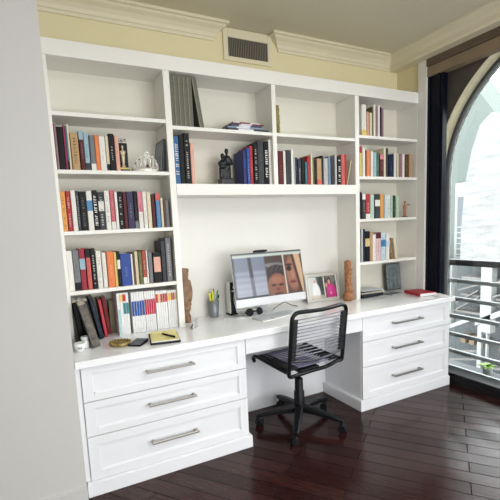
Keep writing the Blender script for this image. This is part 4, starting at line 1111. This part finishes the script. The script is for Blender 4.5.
# right bookcase foot: papers, booklet, slate plaque, red book
z = ZT+0.0006
for sx, sy, sz, c, lb_, dx, dy, yaw in ((0.26, 0.19, 0.030, '22262c', 'black covered thick book at bottom of pile in right bookcase foot', -0.01, 0.0, 4), (0.255, 0.185, 0.016, 'a9a294', 'beige magazine second in the pile at right bookcase foot', 0.012, 0.0, -3),
                                   (0.225, 0.18, 0.007, '3a4658', 'dark blue magazine third in the pile at right bookcase foot', -0.008, 0.0, 5), (0.22, 0.18, 0.005, 'cfd4d8', 'pale magazine topmost of the pile at right bookcase foot', 0.015, 0.0, -6)):
    flat_book('magazine', sx, sy, sz, c, lb_, 'magazine', 'pile at the foot of the right bookcase', (2.690+dx, -0.135+dy, z), yaw, True); z += sz+0.0005
flat_book('booklet', 0.15, 0.11, 0.005, '6f767c', 'grey thin booklet lying below the slate plaque', 'booklet', None, (2.935, -0.213, ZT+0.0006), 6)
sp = thing('slate_plaque', 'dark carved slate plaque leaning back in right bookcase foot', 'plaque', (3.103, -0.072, ZT+0.0016), (-R(5), 0, R(2)))
MB().box(-0.094, 0.094, -0.008, 0.008, 0, 0.252, 0.003).build('slab', M['slate'], sp)
f = MB(); f.box(-0.085, 0.085, -0.0105, -0.007, 0.012, 0.238)
f.build('relief_ground', M['stone'], sp)
f = MB()
for q in ((-0.092, -0.082, 0.006, 0.246), (0.082, 0.092, 0.006, 0.246), (-0.082, 0.082, 0.236, 0.246), (-0.082, 0.082, 0.006, 0.016)): f.box(q[0], q[1], -0.0125, -0.007, q[2], q[3], 0.001)
f.cyl((0, -0.010, 0.03), (0, -0.012, 0.14), 0.022, 0.016, 12); f.ball((0, -0.012, 0.165), 0.016, 0.008, 0.020)
f.tube([(0.055*math.cos(a), -0.011, 0.15+0.06*math.sin(a)) for a in [PI*k/16 for k in range(17)]], 0.005, 8)
for sx in (-1, 1):
    f.cyl((sx*0.055, -0.011, 0.02), (sx*0.055, -0.011, 0.15), 0.006, 0.006, 10)
    f.cyl((sx*0.018, -0.012, 0.135), (sx*0.034, -0.013, 0.08), 0.007, 0.005, 10)
f.build('relief', M['stone'], sp)
rb = flat_book('red_book', 0.16, 0.225, 0.027, 'b51f2e', 'red covered book lying on the counter in front of the right bookcase', 'book', None, (3.085, -0.385, ZT+0.0004), -14, matr=M['redcloth'])
wb = flat_book('white_booklet', 0.10, 0.16, 0.008, 'e4e4e4', 'white booklet lying right of the red book at the counter end', 'booklet', None, (3.135, -0.545, ZT+0.0004), -20)

# ------------------------------------------------------------------ office chair (faces the desk, +Y)
ch = thing('office_chair', 'black swivel chair with elastic cord seat and back before the desk', 'chair', (1.700, -0.512, 0), (0, 0, R(5)))
hb = MB().lathe([(0.040, 0.085), (0.046, 0.10), (0.046, 0.135), (0.034, 0.15)], n=24)
hb.build('hub', M['blackplastic'], ch)
for k in range(5):
    a = R(15+72*k-5); d = Vector((math.cos(a), math.sin(a), 0)); s = Vector((-math.sin(a), math.cos(a), 0))
    rg = []
    for t, zc, hw, hh in ((0.03, 0.118, 0.030, 0.026), (0.12, 0.112, 0.027, 0.022), (0.22, 0.100, 0.024, 0.017), (0.292, 0.086, 0.021, 0.013), (0.318, 0.078, 0.017, 0.014)):
        c = d*t+Vector((0, 0, zc))
        rg.append([c+s*hw*x+Vector((0, 0, hh*y)) for x, y in ((-1, -0.7), (-0.8, -1), (0.8, -1), (1, -0.7), (1, 0.4), (0.6, 1), (-0.6, 1), (-1, 0.4))])
    leg = MB().rings(rg, False, True, 0, False).build('base_leg', M['blackplastic'], ch)
    c = d*0.300; sw = R(35+60*k); e = Vector((math.cos(a+sw), math.sin(a+sw), 0)); off = Vector((-e.y, e.x, 0))*0.014
    cs = MB()
    for q in (-1, 1):
        p = c+off+e*0.016*q+Vector((0, 0, 0.0262))
        cs.cyl(p-e*0.009, p+e*0.009, 0.0258, n=20)
    cs.cyl(c+Vector((0, 0, 0.03)), c+Vector((0, 0, 0.078)), 0.008)
    cs.ball(c+off*0.6+Vector((0, 0, 0.044)), 0.018, 0.018, 0.014)
    cs.build('caster', M['blackplastic'], leg)
MB().lathe([(0.036, 0.10), (0.039, 0.12), (0.037, 0.24), (0.031, 0.247), (0.029, 0.335), (0.024, 0.34)], n=24).build('column', M['blackplastic'], ch)
MB().cyl((0, 0, 0.33), (0, 0, 0.425), 0.0135, n=18).build('gas_rod', M['chrome'], ch)
MB().box(-0.085, 0.085, -0.13, 0.10, 0.425, 0.452, 0.008).box(-0.12, 0.12, -0.10, 0.07, 0.452, 0.460, 0.003).build('mechanism', M['blackplastic'], ch)
HW = 0.236
OX = 0.012
def side(sx):
    return [(OX+sx*HW, 0.225, 0.448), (OX+sx*HW, 0.243, 0.464), (OX+sx*HW, 0.230, 0.484), (OX+sx*HW, 0.19, 0.492), (OX+sx*HW, 0.0, 0.480), (OX+sx*HW, -0.14, 0.474), (OX+sx*HW, -0.185, 0.480)]
for sx in (-1, 1):
    MB().tube(smooth_path(side(sx), 6), 0.0125, 12).build('seat_tube', M['blackmetal'], ch)
MB().cyl((OX-HW, 0.236, 0.474), (OX+HW, 0.236, 0.474), 0.011).build('seat_tube', M['blackmetal'], ch)
# back frame loop
def yb(z): return -0.178-0.13*(z-0.46)
lp = []
for z in (0.50, 0.60, 0.70, 0.80): lp.append((OX+HW, yb(z), z))
lp += [(OX+HW-0.004, yb(0.845), 0.845), (OX+HW-0.022, yb(0.868), 0.868), (OX+HW-0.055, yb(0.878), 0.878), (OX+0.09, yb(0.882)-0.012, 0.876), (OX, yb(0.882)-0.016, 0.874), (OX-0.09, yb(0.882)-0.012, 0.876), (OX-HW+0.055, yb(0.878), 0.878), (OX-HW+0.022, yb(0.868), 0.868), (OX-HW+0.004, yb(0.845), 0.845)]
for z in (0.80, 0.70, 0.60, 0.50): lp.append((OX-HW, yb(z), z))
lp += [(OX-HW+0.002, yb(0.462), 0.458), (OX-HW+0.03, yb(0.44)+0.01, 0.440), (OX-HW+0.07, yb(0.44)+0.03, 0.430), (OX, yb(0.43)+0.05, 0.424), (OX+HW-0.12, yb(0.43)+0.045, 0.426), (OX+HW-0.075, yb(0.44)+0.025, 0.444), (OX+HW-0.035, yb(0.45)+0.01, 0.464), (OX+HW-0.006, yb(0.462), 0.470)]
MB().tube(smooth_path(lp, 5, True), 0.0135, 12, True).build('back_frame', M['blackmetal'], ch)
MB().tube(smooth_path([(OX-HW+0.008, yb(0.545), 0.555), (OX-0.11, yb(0.53)-0.016, 0.538), (OX, yb(0.53)-0.022, 0.533), (OX+0.11, yb(0.53)-0.016, 0.538), (OX+HW-0.008, yb(0.545), 0.555)], 6), 0.008, 10).build('back_bar', M['darksteel'], ch)
for sx in (-1, 1):
    m = MB()
    for i in range(9):
        z0 = 0.555+i*0.031
        m.box(min(sx*0.192, sx*0.228)+OX, max(sx*0.192, sx*0.228)+OX, yb(z0+0.015)-0.010, yb(z0+0.015)+0.010, z0, z0+0.0295, 0.003)
    m.build('back_sleeve', M['blackfab'], ch)
    m = MB()
    for i in range(11):
        y0 = -0.155+i*0.033
        m.box(min(sx*0.140, sx*0.228)+OX, max(sx*0.140, sx*0.228)+OX, y0, y0+0.0315, 0.474+max(0, i-6)*0.0015, 0.492+max(0, i-6)*0.0015, 0.003)
    m.build('seat_sleeve', M['blackfab'], ch)
for i in range(12):
    z = 0.577+i*0.0228
    MB().tube([(OX-0.205, yb(z), z), (OX-0.1, yb(z)-0.006, z), (OX, yb(z)-0.008, z), (OX+0.1, yb(z)-0.006, z), (OX+0.205, yb(z), z)], 0.0036, 8).build('back_cord', M['cord'], ch)
for i in range(13):
    y = -0.145+i*0.0285
    z = 0.488+max(0, i-7)*0.0018
    MB().tube([(OX-0.19, y, z), (OX-0.08, y, z-0.006), (OX+0.08, y, z-0.006), (OX+0.19, y, z)], 0.0052, 8).build('seat_cord', M['cordlilac'], ch)
